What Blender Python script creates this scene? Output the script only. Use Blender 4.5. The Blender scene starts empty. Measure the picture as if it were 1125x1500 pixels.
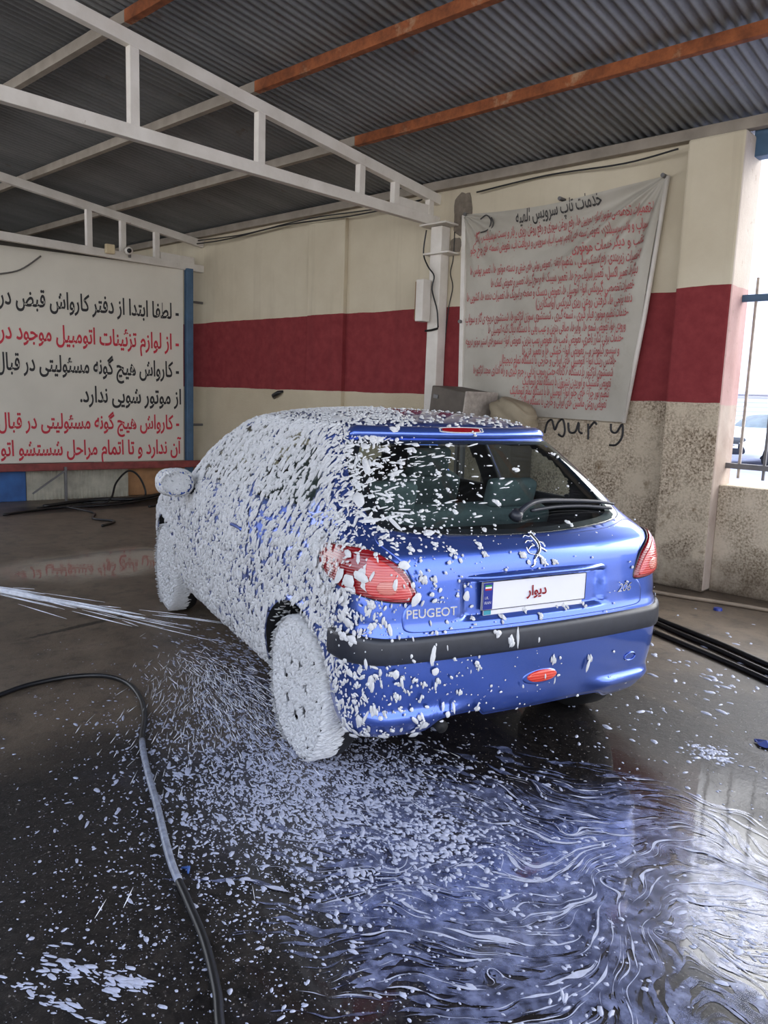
import bpy, bmesh, math, random
import numpy as np
from mathutils import Vector, Matrix

random.seed(7)
RNG = np.random.default_rng(11)
SC = bpy.context.scene
COL = SC.collection
PI = math.pi

# ------------------------------------------------------------------ camera
F_PX, PITCH, ROLL, YAW, CAM_H = 1136.147, 0.147941, 0.035491, 0.749209, 1.5313
cam_d = bpy.data.cameras.new('camera'); cam = bpy.data.objects.new('camera', cam_d); COL.objects.link(cam)
fw = Vector((-math.sin(YAW)*math.cos(PITCH), math.cos(YAW)*math.cos(PITCH), -math.sin(PITCH)))
rt = Vector((math.cos(YAW), math.sin(YAW), 0)); up = rt.cross(fw)
r2 = rt*math.cos(ROLL)+up*math.sin(ROLL); u2 = -rt*math.sin(ROLL)+up*math.cos(ROLL)
m = Matrix((r2, u2, -fw)).transposed().to_4x4(); m.translation = (0, 0, CAM_H)
cam.matrix_world = m
cam_d.sensor_fit = 'VERTICAL'; cam_d.sensor_height = 36.0; cam_d.lens = F_PX/1500*36.0
cam_d.clip_start = 0.05; cam_d.clip_end = 300
SC.camera = cam

# ------------------------------------------------------------------ world, light, exposure
SC.view_settings.view_transform = 'Standard'; SC.view_settings.look = 'None'
SC.view_settings.gamma = 1.0; SC.view_settings.use_curve_mapping = False
SC.view_settings.exposure = 1.02
SC.cycles.use_denoising = True
SC.cycles.max_bounces = 8; SC.cycles.diffuse_bounces = 5; SC.cycles.glossy_bounces = 4
SC.cycles.transparent_max_bounces = 12; SC.cycles.sample_clamp_indirect = 6.0
SC.cycles.caustics_reflective = False; SC.cycles.caustics_refractive = False
W = bpy.data.worlds.new('world'); SC.world = W; W.use_nodes = True
nt = W.node_tree; bg = nt.nodes['Background']
tc = nt.nodes.new('ShaderNodeTexCoord'); sx = nt.nodes.new('ShaderNodeSeparateXYZ'); cr = nt.nodes.new('ShaderNodeValToRGB')
nt.links.new(tc.outputs['Generated'], sx.inputs[0]); nt.links.new(sx.outputs['Z'], cr.inputs[0]); nt.links.new(cr.outputs[0], bg.inputs[0])
cr.color_ramp.elements[0].position = 0.0; cr.color_ramp.elements[0].color = (0.96, 0.97, 1.0, 1)
cr.color_ramp.elements[1].position = 0.6; cr.color_ramp.elements[1].color = (0.66, 0.77, 1.0, 1)
bg.inputs[1].default_value = 1.6
# the sky is brightest towards the sun, behind thin cloud over the street side
sun_dir = Vector((.30, .80, .62)).normalized()
vm = nt.nodes.new('ShaderNodeVectorMath'); vm.operation = 'DOT_PRODUCT'; nt.links.new(tc.outputs['Generated'], vm.inputs[0]); vm.inputs[1].default_value = sun_dir
gr_ = nt.nodes.new('ShaderNodeValToRGB'); nt.links.new(vm.outputs['Value'], gr_.inputs[0]); gr_.color_ramp.interpolation = 'EASE'
gr_.color_ramp.elements[0].position = .72; gr_.color_ramp.elements[0].color = (0, 0, 0, 1); gr_.color_ramp.elements[1].position = .98; gr_.color_ramp.elements[1].color = (3.4, 3.3, 3.1, 1)
ad = nt.nodes.new('ShaderNodeMix'); ad.data_type = 'RGBA'; ad.blend_type = 'ADD'; ad.inputs[0].default_value = 1.0
nt.links.new(cr.outputs[0], ad.inputs[6]); nt.links.new(gr_.outputs[0], ad.inputs[7]); nt.links.new(ad.outputs[2], bg.inputs[0])

# ------------------------------------------------------------------ material helpers
def lin(c):
    c = c/255.0
    return c/12.92 if c <= 0.04045 else ((c+0.055)/1.055)**2.4
def S(r, g, b): return (lin(r), lin(g), lin(b), 1.0)

class NT:
    def __init__(self, name):
        self.m = bpy.data.materials.new(name); self.m.use_nodes = True
        self.t = self.m.node_tree; self.b = self.t.nodes['Principled BSDF']; self.out = self.t.nodes['Material Output']
    def n(self, kind, **kw):
        nd = self.t.nodes.new('ShaderNode'+kind)
        for k, v in kw.items():
            if isinstance(v, (bpy.types.NodeSocket,)) : continue
            setattr(nd, k, v)
        return nd
    def l(self, a, b): self.t.links.new(a, b)
    def coord(self):
        return self.n('TexCoord').outputs['Object']
    def noise(self, scale, detail=4, rough=0.55, vec=None, dist=0.0):
        nd = self.n('TexNoise'); nd.inputs['Scale'].default_value = scale; nd.inputs['Detail'].default_value = detail
        nd.inputs['Roughness'].default_value = rough; nd.inputs['Distortion'].default_value = dist
        self.l(vec if vec is not None else self.coord(), nd.inputs['Vector']); return nd.outputs['Fac']
    def ramp(self, fac, a, b, ca=(0, 0, 0, 1), cb=(1, 1, 1, 1), interp='LINEAR'):
        nd = self.n('ValToRGB'); e = nd.color_ramp.elements; nd.color_ramp.interpolation = interp
        e[0].position = a; e[0].color = ca; e[1].position = b; e[1].color = cb
        self.l(fac, nd.inputs[0]); return nd.outputs[0]
    def math(self, op, a, b=None, clamp=False):
        nd = self.n('Math'); nd.operation = op; nd.use_clamp = clamp
        for i, v in enumerate((a, b)):
            if v is None: continue
            if isinstance(v, (int, float)): nd.inputs[i].default_value = v
            else: self.l(v, nd.inputs[i])
        return nd.outputs[0]
    def mix(self, fac, a, b):
        nd = self.n('Mix'); nd.data_type = 'RGBA'
        for s, v in ((nd.inputs[0], fac), (nd.inputs[6], a), (nd.inputs[7], b)):
            if isinstance(v, (int, float)): s.default_value = v
            elif isinstance(v, tuple): s.default_value = v
            else: self.l(v, s)
        return nd.outputs[2]
    def bump(self, h, strength=0.3, dist=0.01):
        nd = self.n('Bump'); nd.inputs['Strength'].default_value = strength; nd.inputs['Distance'].default_value = dist
        self.l(h, nd.inputs['Height']); self.l(nd.outputs[0], self.b.inputs['Normal']); return nd.outputs[0]
    def set(self, **kw):
        for k, v in kw.items():
            s = self.b.inputs[k.replace('_', ' ')]
            if isinstance(v, (int, float)): s.default_value = v
            elif isinstance(v, tuple): s.default_value = v
            else: self.l(v, s)
        return self
    def sep(self):
        nd = self.n('SeparateXYZ'); self.l(self.coord(), nd.inputs[0]); return nd.outputs
    def mapped(self, scale):
        nd = self.n('Mapping'); nd.inputs['Scale'].default_value = scale; self.l(self.coord(), nd.inputs[0]); return nd.outputs[0]

def plain(name, col, rough=0.5, metal=0.0, var=0.12, scale=6.0, bump=0.0, **kw):
    """a procedural material: base colour mottled by noise, with a fine bump"""
    k = NT(name); f = k.noise(scale, 5)
    dark = tuple(c*(1-var) for c in col[:3])+(1,); light = tuple(min(1, c*(1+var)) for c in col[:3])+(1,)
    k.set(Base_Color=k.ramp(f, 0.3, 0.7, dark, light), Roughness=rough, Metallic=metal, **kw)
    if bump: k.bump(k.noise(scale*12, 4), bump, 0.004)
    return k.m

# ------------------------------------------------------------------ mesh helpers
def link(name, me, mat, parent=None, smooth=False):
    o = bpy.data.objects.new(name, me); COL.objects.link(o)
    if mat is not None:
        for mm in (mat if isinstance(mat, (list, tuple)) else [mat]): me.materials.append(mm)
    if parent is not None: o.parent = parent
    if smooth: me.polygons.foreach_set('use_smooth', [True]*len(me.polygons))
    return o
def tag(o, label=None, cat=None, group=None, kind=None):
    if label: o['label'] = label
    if cat: o['category'] = cat
    if group: o['group'] = group
    if kind: o['kind'] = kind
    return o
def empty(name, label, cat, loc=(0, 0, 0), rz=0.0, group=None):
    o = bpy.data.objects.new(name, None); COL.objects.link(o); o.location = loc; o.rotation_euler = (0, 0, rz)
    o.empty_display_size = 0.1
    return tag(o, label, cat, group)

class MB:
    """collects shapes into one mesh"""
    def __init__(self): self.v = []; self.f = []; self.mi = []
    def add(self, V, Fc, mi=0):
        o = len(self.v); self.v.extend([tuple(map(float, p)) for p in V]); self.f.extend([tuple(int(i)+o for i in f) for f in Fc]); self.mi.extend([mi]*len(Fc)); return self
    def box(self, c, s, R=None, bev=0.0, mi=0):
        bm = bmesh.new(); bmesh.ops.create_cube(bm, size=1.0)
        bmesh.ops.scale(bm, vec=s, verts=bm.verts)
        if bev: bmesh.ops.bevel(bm, geom=bm.edges[:], offset=bev, segments=2, profile=0.5, affect='EDGES')
        bm.verts.index_update()
        V = [(R @ v.co if R is not None else v.co) + Vector(c) for v in bm.verts]
        Fc = [[v.index for v in f.verts] for f in bm.faces]; bm.free()
        return self.add(V, Fc, mi)
    def beam(self, a, b, w, h, upv=(0, 0, 1), bev=0.004):
        a = Vector(a); b = Vector(b); d = (b-a); L = d.length; d.normalize()
        upv = Vector(upv)
        if abs(d.dot(upv)) > .98: upv = Vector((0, 1, 0))
        s = d.cross(upv).normalized(); t = s.cross(d)
        return self.box((a+b)/2, (L, w, h), Matrix((d, s, t)).transposed(), bev)
    def tube(self, pts, r, n=8, closed=False):
        pts = [Vector(p) for p in pts]; N = len(pts); V = []; prev = None
        rr = r if isinstance(r, (list, tuple, np.ndarray)) else [r]*N
        for i, p in enumerate(pts):
            d = (pts[min(i+1, N-1)]-pts[max(i-1, 0)]).normalized()
            if prev is None:
                q = Vector((0, 0, 1)) if abs(d.z) < .9 else Vector((1, 0, 0)); s = d.cross(q).normalized()
            else:
                s = (prev-d*prev.dot(d)).normalized()
            prev = s; t = d.cross(s)
            for k in range(n):
                a = 2*PI*k/n; V.append(p+(s*math.cos(a)+t*math.sin(a))*rr[i])
        Fc = [[i*n+k, i*n+(k+1) % n, (i+1)*n+(k+1) % n, (i+1)*n+k] for i in range(N-1) for k in range(n)]
        Fc += [list(range(n))[::-1], [(N-1)*n+k for k in range(n)]]
        return self.add(V, Fc)
    def grid(self, P, closed_u=False, mi=0, flip=False):
        """P: (nu, nv, 3)"""
        nu, nv = P.shape[:2]; Fc = []
        for i in range(nu if closed_u else nu-1):
            for j in range(nv-1):
                a, b = i*nv+j, ((i+1) % nu)*nv+j
                f = [a, b, b+1, a+1]; Fc.append(f[::-1] if flip else f)
        return self.add(P.reshape(-1, 3), Fc, mi)
    def build(self, name, mat, parent=None, smooth=False):
        me = bpy.data.meshes.new(name); me.from_pydata(self.v, [], self.f); me.update()
        o = link(name, me, mat, parent, smooth)
        if any(self.mi): me.polygons.foreach_set('material_index', self.mi)
        return o
def spline(pts, n=8, closed=False):
    P = [np.array(p, float) for p in pts]; N = len(P); out = []
    rng = range(N) if closed else range(N-1)
    for i in rng:
        if closed: a, b, c, d = P[i-1], P[i], P[(i+1) % N], P[(i+2) % N]
        else: a, b, c, d = P[max(i-1, 0)], P[i], P[i+1], P[min(i+2, N-1)]
        for k in range(n):
            t = k/n
            out.append(.5*((2*b)+(-a+c)*t+(2*a-5*b+4*c-d)*t*t+(-a+3*b-3*c+d)*t**3))
    if not closed: out.append(P[-1])
    return np.array(out)
def smooth_angle(o, deg=35):
    me = o.data; me.polygons.foreach_set('use_smooth', [True]*len(me.polygons))
    me.set_sharp_from_angle(angle=math.radians(deg))

# ---- Persian writing: letters to their joined forms, laid out right to left
FORMS = {'آ': 'FE81 FE82', 'ا': 'FE8D FE8E', 'ئ': 'FE89 FE8A FE8B FE8C', 'ب': 'FE8F FE90 FE91 FE92', 'پ': 'FB56 FB57 FB58 FB59', 'ت': 'FE95 FE96 FE97 FE98',
 'ث': 'FE99 FE9A FE9B FE9C', 'ج': 'FE9D FE9E FE9F FEA0', 'چ': 'FB7A FB7B FB7C FB7D', 'ح': 'FEA1 FEA2 FEA3 FEA4', 'خ': 'FEA5 FEA6 FEA7 FEA8', 'د': 'FEA9 FEAA',
 'ذ': 'FEAB FEAC', 'ر': 'FEAD FEAE', 'ز': 'FEAF FEB0', 'ژ': 'FB8A FB8B', 'س': 'FEB1 FEB2 FEB3 FEB4', 'ش': 'FEB5 FEB6 FEB7 FEB8', 'ص': 'FEB9 FEBA FEBB FEBC',
 'ض': 'FEBD FEBE FEBF FEC0', 'ط': 'FEC1 FEC2 FEC3 FEC4', 'ظ': 'FEC5 FEC6 FEC7 FEC8', 'ع': 'FEC9 FECA FECB FECC', 'غ': 'FECD FECE FECF FED0', 'ف': 'FED1 FED2 FED3 FED4',
 'ق': 'FED5 FED6 FED7 FED8', 'ک': 'FB8E FB8F FB90 FB91', 'گ': 'FB92 FB93 FB94 FB95', 'ل': 'FEDD FEDE FEDF FEE0', 'م': 'FEE1 FEE2 FEE3 FEE4', 'ن': 'FEE5 FEE6 FEE7 FEE8',
 'و': 'FEED FEEE', 'ه': 'FEE9 FEEA FEEB FEEC', 'ی': 'FBFC FBFD FBFE FBFF', 'ﻻ': 'FEFB FEFC'}
FORMS = {k: [chr(int(x, 16)) for x in v.split()] for k, v in FORMS.items()}
def persian(s):
    s = s.replace('لا', 'ﻻ'); out = []
    for i, ch in enumerate(s):
        f = FORMS.get(ch)
        if f is None:
            out.append({'(': ')', ')': '('}.get(ch, ch)); continue
        pv = i > 0 and len(FORMS.get(s[i-1], '')) == 4
        nx = i+1 < len(s) and s[i+1] in FORMS and len(f) == 4
        out.append(f[3] if pv and nx else f[2] if nx else f[1] if pv else f[0])
    return ''.join(out[::-1])
def text_geo(s, size=1.0, bold=0.0, extrude=0.0, res=3, shear=0.0):
    c = bpy.data.curves.new('text', 'FONT'); c.body = s; c.size = size; c.offset = bold; c.extrude = extrude; c.resolution_u = res; c.shear = shear
    o = bpy.data.objects.new('text', c); COL.objects.link(o)
    dg = bpy.context.evaluated_depsgraph_get(); e = o.evaluated_get(dg); me = e.to_mesh()
    V = np.array([v.co[:] for v in me.vertices], float).reshape(-1, 3); Fc = [list(p.vertices) for p in me.polygons]
    e.to_mesh_clear(); bpy.data.objects.remove(o); bpy.data.curves.remove(c)
    return V, Fc

# ================================================================== MATERIALS
def wall_material(name, grime_all=False):
    k = NT(name); x, y, z = k.sep()
    wob = k.math('MULTIPLY', k.math('SUBTRACT', k.noise(2.2, 4), .5), .035)
    zz = k.math('ADD', z, wob)
    n1 = k.noise(1.3, 6, .6); n2 = k.noise(9, 6, .65)
    cream = k.ramp(n1, .3, .75, S(196, 184, 160), S(214, 204, 182))
    streak = k.noise(1.0, 6, .6, k.mapped((5, 5, .35)))
    cream = k.mix(k.math('MULTIPLY', k.ramp(streak, .52, .78), .35), cream, S(150, 136, 112))
    red = k.ramp(n2, .3, .75, S(122, 44, 48), S(142, 60, 62))
    red = k.mix(k.math('MULTIPLY', k.ramp(streak, .5, .8), .3), red, S(96, 42, 46))
    chips = k.ramp(k.noise(5.5, 8, .7), .735, .75); red = k.mix(chips, red, S(196, 170, 150))
    clean = k.ramp(n1, .3, .7, S(190, 176, 150), S(206, 194, 168))
    grit = k.noise(55, 8, .75); blot = k.noise(3.2, 7, .65)
    rough = k.ramp(grit, .40, .58, S(98, 82, 64), S(206, 190, 168))
    rough = k.mix(k.ramp(blot, .42, .66), rough, S(200, 186, 164))
    rough = k.mix(k.ramp(k.noise(6.5, 7, .7), .58, .72), rough, S(120, 100, 76))
    low = k.math('SUBTRACT', 1.0, k.ramp(k.math('ADD', zz, k.math('MULTIPLY', k.math('SUBTRACT', blot, .5), .8)), .0, .42))
    rough = k.mix(k.math('MULTIPLY', low, .8), rough, S(62, 50, 40))
    gx = k.ramp(k.math('ADD', k.math('MULTIPLY', x, .5), k.math('ADD', 3.0, k.math('MULTIPLY', k.math('SUBTRACT', blot, .5), .5))), .25, .6)
    bottom = rough if grime_all else k.mix(gx, clean, rough)
    mid = k.math('GREATER_THAN', zz, 1.573); top = k.math('GREATER_THAN', zz, 2.50)
    col = k.mix(top, k.mix(mid, bottom, red), cream)
    k.set(Base_Color=col, Roughness=.85, Specular_IOR_Level=.25)
    bs = k.math('MULTIPLY', grit, k.math('SUBTRACT', 1.15, mid))
    k.bump(k.math('ADD', bs, k.math('MULTIPLY', n2, .4)), .5, .012)
    return k.m
M = {}
M['wall'] = wall_material('painted_plaster'); M['pillar'] = wall_material('painted_pillar_plaster', True)
def bare():
    k = NT('bare_plaster'); g = k.noise(55, 8, .75); b = k.noise(3.2, 7, .65); x, y, z = k.sep()
    c = k.ramp(g, .40, .58, S(112, 96, 76), S(212, 198, 176)); c = k.mix(k.ramp(b, .42, .66), c, S(206, 192, 172))
    low = k.math('SUBTRACT', 1.0, k.ramp(k.math('ADD', z, k.math('MULTIPLY', k.math('SUBTRACT', b, .5), .8)), .0, .45))
    c = k.mix(k.math('MULTIPLY', low, .8), c, S(74, 60, 46))
    k.set(Base_Color=c, Roughness=.9, Specular_IOR_Level=.2); k.bump(g, .6, .012); return k.m
M['bare'] = bare()
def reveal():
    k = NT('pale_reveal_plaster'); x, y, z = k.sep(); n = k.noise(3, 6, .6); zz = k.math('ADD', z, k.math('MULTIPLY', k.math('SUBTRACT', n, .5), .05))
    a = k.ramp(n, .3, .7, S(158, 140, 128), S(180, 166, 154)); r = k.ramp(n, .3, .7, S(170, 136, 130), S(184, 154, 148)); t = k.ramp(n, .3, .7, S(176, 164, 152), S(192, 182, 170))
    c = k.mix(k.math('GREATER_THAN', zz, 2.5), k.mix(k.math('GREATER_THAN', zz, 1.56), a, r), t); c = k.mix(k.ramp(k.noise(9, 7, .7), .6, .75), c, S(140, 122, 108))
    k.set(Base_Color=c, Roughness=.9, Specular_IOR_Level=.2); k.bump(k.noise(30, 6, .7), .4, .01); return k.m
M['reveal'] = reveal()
M['dark_wall'] = plain('dark_far_wall', S(78, 72, 64), .9)  # even dark tone for the far wall behind the notice board
def roof_mat():
    k = NT('corrugated_sheet'); n = k.noise(1.2, 6, .6, k.mapped((2.5, .5, 1))); n2 = k.noise(40, 4)
    c = k.ramp(n, .3, .75, S(116, 119, 122), S(152, 154, 155)); c = k.mix(k.math('MULTIPLY', n2, .35), c, S(78, 74, 70))
    c = k.mix(k.ramp(k.noise(3, 7, .7), .62, .78), c, S(104, 82, 66))
    k.set(Base_Color=c, Roughness=.6, Metallic=.15); k.bump(n2, .15, .003); return k.m
M['roof'] = roof_mat()
def rust():
    k = NT('rusty_steel'); n = k.noise(7, 7, .7); c = k.ramp(n, .32, .7, S(106, 56, 30), S(168, 96, 54))
    c = k.mix(k.ramp(k.noise(3, 6, .7), .56, .72), c, S(180, 150, 120)); k.set(Base_Color=c, Roughness=.85); k.bump(k.noise(60, 4), .3, .004); return k.m
M['rust'] = rust()
def white_steel():
    k = NT('white_painted_steel'); n = k.noise(4, 6, .6); c = k.ramp(n, .3, .7, S(205, 198, 188), S(226, 220, 212))
    c = k.mix(k.ramp(k.noise(11, 8, .72), .66, .74), c, S(140, 110, 84)); k.set(Base_Color=c, Roughness=.55); k.bump(k.noise(40, 4), .12, .003); return k.m
M['white_steel'] = white_steel()
M['dull_steel'] = plain('dull_painted_purlin', S(150, 140, 128), .7, var=.2, scale=5, bump=.2)
M['blue_steel'] = plain('blue_painted_steel', S(62, 92, 120), .5, var=.2, scale=7, bump=.15)
M['grey_steel'] = plain('grey_steel_bar', S(110, 108, 108), .5, .4, var=.2)
M['pale_bar'] = plain('pale_flaking_bar', S(170, 160, 150), .6, .1, var=.25, scale=20)
M['wire'] = plain('black_rubber', S(24, 24, 26), .38, var=.2)
M['wire_grey'] = plain('grey_cable', S(92, 88, 84), .6)

# ---- floor
def floor_mat():
    k = NT('wet_concrete'); x, y, z = k.sep()
    def blob(cx, cy, sx, sy, rot=0.0):
        mp = k.n('Mapping'); mp.vector_type = 'TEXTURE'; mp.inputs['Location'].default_value = (cx, cy, 0); mp.inputs['Rotation'].default_value = (0, 0, rot); mp.inputs['Scale'].default_value = (sx, sy, 1)
        k.l(k.coord(), mp.inputs[0]); ln = k.n('VectorMath'); ln.operation = 'LENGTH'; k.l(mp.outputs[0], ln.inputs[0])
        return k.math('SUBTRACT', 1.0, ln.outputs['Value'], True)
    big = k.noise(.7, 5, .6); mid = k.noise(3.1, 6, .6); fine = k.noise(95, 5, .7); grit = k.noise(26, 6, .7)
    brown = k.ramp(mid, .3, .75, S(84, 72, 60), S(116, 102, 86))
    brown = k.mix(k.ramp(fine, .55, .72), brown, S(120, 112, 104))
    brown = k.mix(k.ramp(k.noise(8, 7, .7), .5, .7), brown, S(58, 50, 44))
    dark = k.ramp(grit, .4, .75, S(18, 17, 18), S(46, 42, 40))
    dark = k.mix(k.ramp(fine, .60, .68), dark, S(112, 108, 108)); dark = k.mix(k.ramp(k.noise(44, 3, .5), .68, .72), dark, S(128, 122, 118))
    grime_reflection = k.math('MAXIMUM', blob(-1.6, .9, 2.6, 1.9), blob(-1.6, 2.9, 2.2, 1.5, -.3))  # wet grime; dark car and roof reflection also painted into the colour
    grime_reflection = k.math('MAXIMUM', grime_reflection, blob(-1.3, 1.8, 1.5, 1.6))
    grime_reflection = k.math('MAXIMUM', grime_reflection, k.math('MULTIPLY', blob(-1.0, 4.2, 1.6, 1.8), .55))
    grime_reflection = k.ramp(k.math('ADD', grime_reflection, k.math('MULTIPLY', k.math('SUBTRACT', big, .5), .9)), .16, .44)
    col = k.mix(grime_reflection, brown, dark)
    line = k.math('MAXIMUM', blob(-6.65, 3.35, .16, .75, -.12), blob(-9.5, 5.0, .55, 2.2))
    line = k.ramp(k.math('ADD', line, k.math('MULTIPLY', k.math('SUBTRACT', mid, .5), .9)), .2, .4)
    col = k.mix(line, col, S(26, 22, 20))
    soap = k.math('MAXIMUM', blob(-2.0, 1.95, .95, .62, .3), k.math('MULTIPLY', blob(-1.2, 2.1, .95, .75), .62)); soap = k.math('MAXIMUM', soap, k.math('MULTIPLY', blob(-3.2, 2.35, .9, .35, -.25), .8))
    soapn = k.math('MULTIPLY', k.ramp(k.math('ADD', k.math('MULTIPLY', soap, .75), k.math('SUBTRACT', mid, .62)), .0, .6), k.ramp(k.noise(19, 7, .72), .36, .66))
    col = k.mix(k.math('MULTIPLY', soapn, .58), col, S(104, 108, 134))
    crack = k.math('MAXIMUM', blob(-4.7, 2.25, .05, .7, .1), 0.0)
    col = k.mix(k.ramp(k.math('ADD', crack, k.math('MULTIPLY', k.math('SUBTRACT', grit, .5), 1.2)), .35, .5), col, S(34, 30, 28))
    wetn = k.math('ADD', k.math('MULTIPLY', big, .55), k.math('MULTIPLY', mid, .45))
    pud = k.math('MAXIMUM', blob(-.55, 2.1, .75, .62), k.math('MULTIPLY', blob(-1.0, 3.1, .9, .55, .9), .25))
    pud = k.math('MAXIMUM', pud, blob(-6.3, 3.2, .7, 1.2)); pud = k.math('MAXIMUM', pud, blob(-1.55, 2.7, 1.5, .8, -.3))
    pud = k.math('MAXIMUM', pud, k.math('MULTIPLY', blob(-1.2, 1.7, 1.6, 1.4), .7))
    wet = k.ramp(k.math('ADD', k.math('MULTIPLY', wetn, .8), k.math('MULTIPLY', pud, .75)), .46, .80)
    k.set(Base_Color=col, Roughness=k.ramp(wet, 0, 1, (.45, .45, .45, 1), (.2, .2, .2, 1)), Specular_IOR_Level=.4,
          Coat_Weight=wet, Coat_Roughness=.04, Coat_IOR=1.33)
    h = k.math('ADD', k.math('MULTIPLY', fine, .5), grit)
    bp = k.n('Bump'); bp.inputs['Distance'].default_value = .006
    k.l(k.math('SUBTRACT', .55, k.math('MULTIPLY', wet, .45)), bp.inputs['Strength']); k.l(h, bp.inputs['Height']); k.l(bp.outputs[0], k.b.inputs['Normal'])
    b2 = k.n('Bump'); b2.inputs['Distance'].default_value = .004; b2.inputs['Strength'].default_value = .2; k.l(k.noise(5, 3), b2.inputs['Height']); k.l(b2.outputs[0], k.b.inputs['Coat Normal'])
    return k.m
M['floor'] = floor_mat()
M['street'] = plain('street_asphalt', S(150, 152, 172), .8, scale=3, bump=.2)

# ---- car
def paint():
    k = NT('blue_metallic_paint'); fl = k.noise(900, 1)
    c = k.ramp(fl, .3, .7, (0.06, 0.125, 0.50, 1), (0.085, 0.165, 0.60, 1))
    k.set(Base_Color=c, Roughness=.28, Metallic=.8, Coat_Weight=1.0, Coat_Roughness=.06); return k.m
M['paint'] = paint()
M['trim_black'] = plain('black_bumper_plastic', S(38, 41, 50), .38, var=.15, scale=30, bump=.05)
M['inner'] = plain('dark_cabin_lining', S(26, 26, 28), .8)
M['tyre'] = plain('tyre_rubber', S(26, 26, 27), .6, bump=.1)
M['well'] = plain('wheel_arch_liner', S(16, 16, 18), .7)
M['seat'] = plain('grey_seat_cloth', S(96, 112, 114), .85, scale=40, bump=.2)
M['chrome'] = plain('chrome', S(215, 218, 222), .16, 1.0, var=.03)
M['silver'] = plain('silver_plastic', S(190, 192, 196), .4, .3)
def glass(name, tint, rough=.02):
    k = NT(name); k.set(Base_Color=tint, Roughness=rough)
    tr = k.n('BsdfTransparent'); tr.inputs[0].default_value = tint
    gl = k.n('BsdfGlossy'); gl.inputs[0].default_value = (1, 1, 1, 1); gl.inputs['Roughness'].default_value = rough
    lw = k.n('LayerWeight'); lw.inputs[0].default_value = .5; frv = k.math('ADD', .04, k.math('MULTIPLY', k.math('POWER', lw.outputs['Facing'], 5.0), .9))
    dirt = k.math('MULTIPLY', k.noise(14, 5), .04)
    mx = k.n('MixShader'); k.l(k.math('ADD', frv, dirt, True), mx.inputs[0]); k.l(tr.outputs[0], mx.inputs[1]); k.l(gl.outputs[0], mx.inputs[2])
    k.l(mx.outputs[0], k.out.inputs[0]); return k.m
M['glass'] = glass('tinted_rear_glass', (.66, .72, .70, 1)); M['glass_clear'] = glass('car_side_glass', (.80, .84, .82, 1))
def lens(name, ca, cb, period):
    k = NT(name); x, y, z = k.sep()
    w = k.math('SINE', k.math('MULTIPLY', z, 2*PI/period)); f = k.math('ADD', k.math('MULTIPLY', w, .5), .5)
    k.set(Base_Color=k.mix(f, ca, cb), Roughness=.18, Coat_Weight=1.0, Coat_Roughness=.04, Specular_IOR_Level=.6); k.bump(f, .25, .004); return k.m
M['lens_red'] = lens('ribbed_red_lens', S(124, 8, 20), S(140, 14, 26), .010)
M['lens_pink'] = lens('ribbed_pale_red_lens', S(186, 44, 48), S(204, 74, 70), .010)
M['lens_orange'] = lens('ribbed_orange_lens', S(206, 44, 30), S(226, 80, 56), .012)
M['lens_core'] = lens('lamp_core_lens', S(206, 120, 104), S(186, 84, 76), .008)
M['foam'] = plain('white_soap_foam', S(208, 209, 211), .6, var=.06, scale=60, bump=.25)
M['foam_floor'] = plain('white_floor_foam', S(170, 175, 196), .45, var=.15, scale=60, bump=.2)
def film():
    k = NT('bluish_soap_film'); f = k.noise(26, 5, .6)
    k.set(Base_Color=k.ramp(f, .3, .75, S(66, 72, 102), S(124, 132, 166)), Roughness=.25, Coat_Weight=.6, Coat_Roughness=.05)
    k.set(Alpha=k.ramp(k.noise(13, 5), .34, .62, (.15, .15, .15, 1), (.95, .95, .95, 1))); return k.m
M['film'] = film()
M['ink_black'] = plain('black_sign_paint', S(34, 32, 34), .6); M['ink_red'] = plain('red_sign_paint', S(196, 42, 60), .6)
M['ink_banner_red'] = plain('faded_red_print', S(172, 84, 86), .7); M['ink_banner_black'] = plain('faded_black_print', S(62, 60, 60), .7)
M['plate_white'] = plain('white_plate', S(222, 222, 230), .4, var=.02); M['plate_blue'] = plain('blue_plate_strip', S(16, 36, 130), .4)
M['plate_red'] = plain('dark_red_print', S(170, 12, 30), .5); M['plate_black'] = plain('black_print', S(14, 14, 16), .5); M['plate_green'] = plain('green_print', S(30, 140, 70), .5)

# ================================================================== SETTING
YW, YP = 6.65, 6.45                     # wall face, pillar face
SLOPE = .115
def roof_z(y): return 3.775+(YW-y)*SLOPE
def quadbox(name, x0, x1, y0, y1, z0, z1, mat, kind='structure', nx=1, nz=1):
    mb = MB(); mb.box(((x0+x1)/2, (y0+y1)/2, (z0+z1)/2), (x1-x0, y1-y0, z1-z0), None, .006)
    o = mb.build(name, mat)
    if kind: o['kind'] = kind
    return o
# floor
mb = MB(); n = 2
mb.add([(-14, -14, 0), (9, -14, 0), (9, 6.85, 0), (-14, 6.85, 0)], [(0, 1, 2, 3)])
mb.add([(-14, -14, -.25), (9, -14, -.25), (9, 6.85, -.25), (-14, 6.85, -.25)], [(3, 2, 1, 0)])
floor = mb.build('floor', M['floor']); floor['kind'] = 'structure'; floor['label'] = 'wet stained concrete floor of the car wash'
mb = MB(); mb.box((-5, 24, -.1), (70, 34.2, .2)); st = mb.build('street', M['street']); st['kind'] = 'structure'
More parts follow.
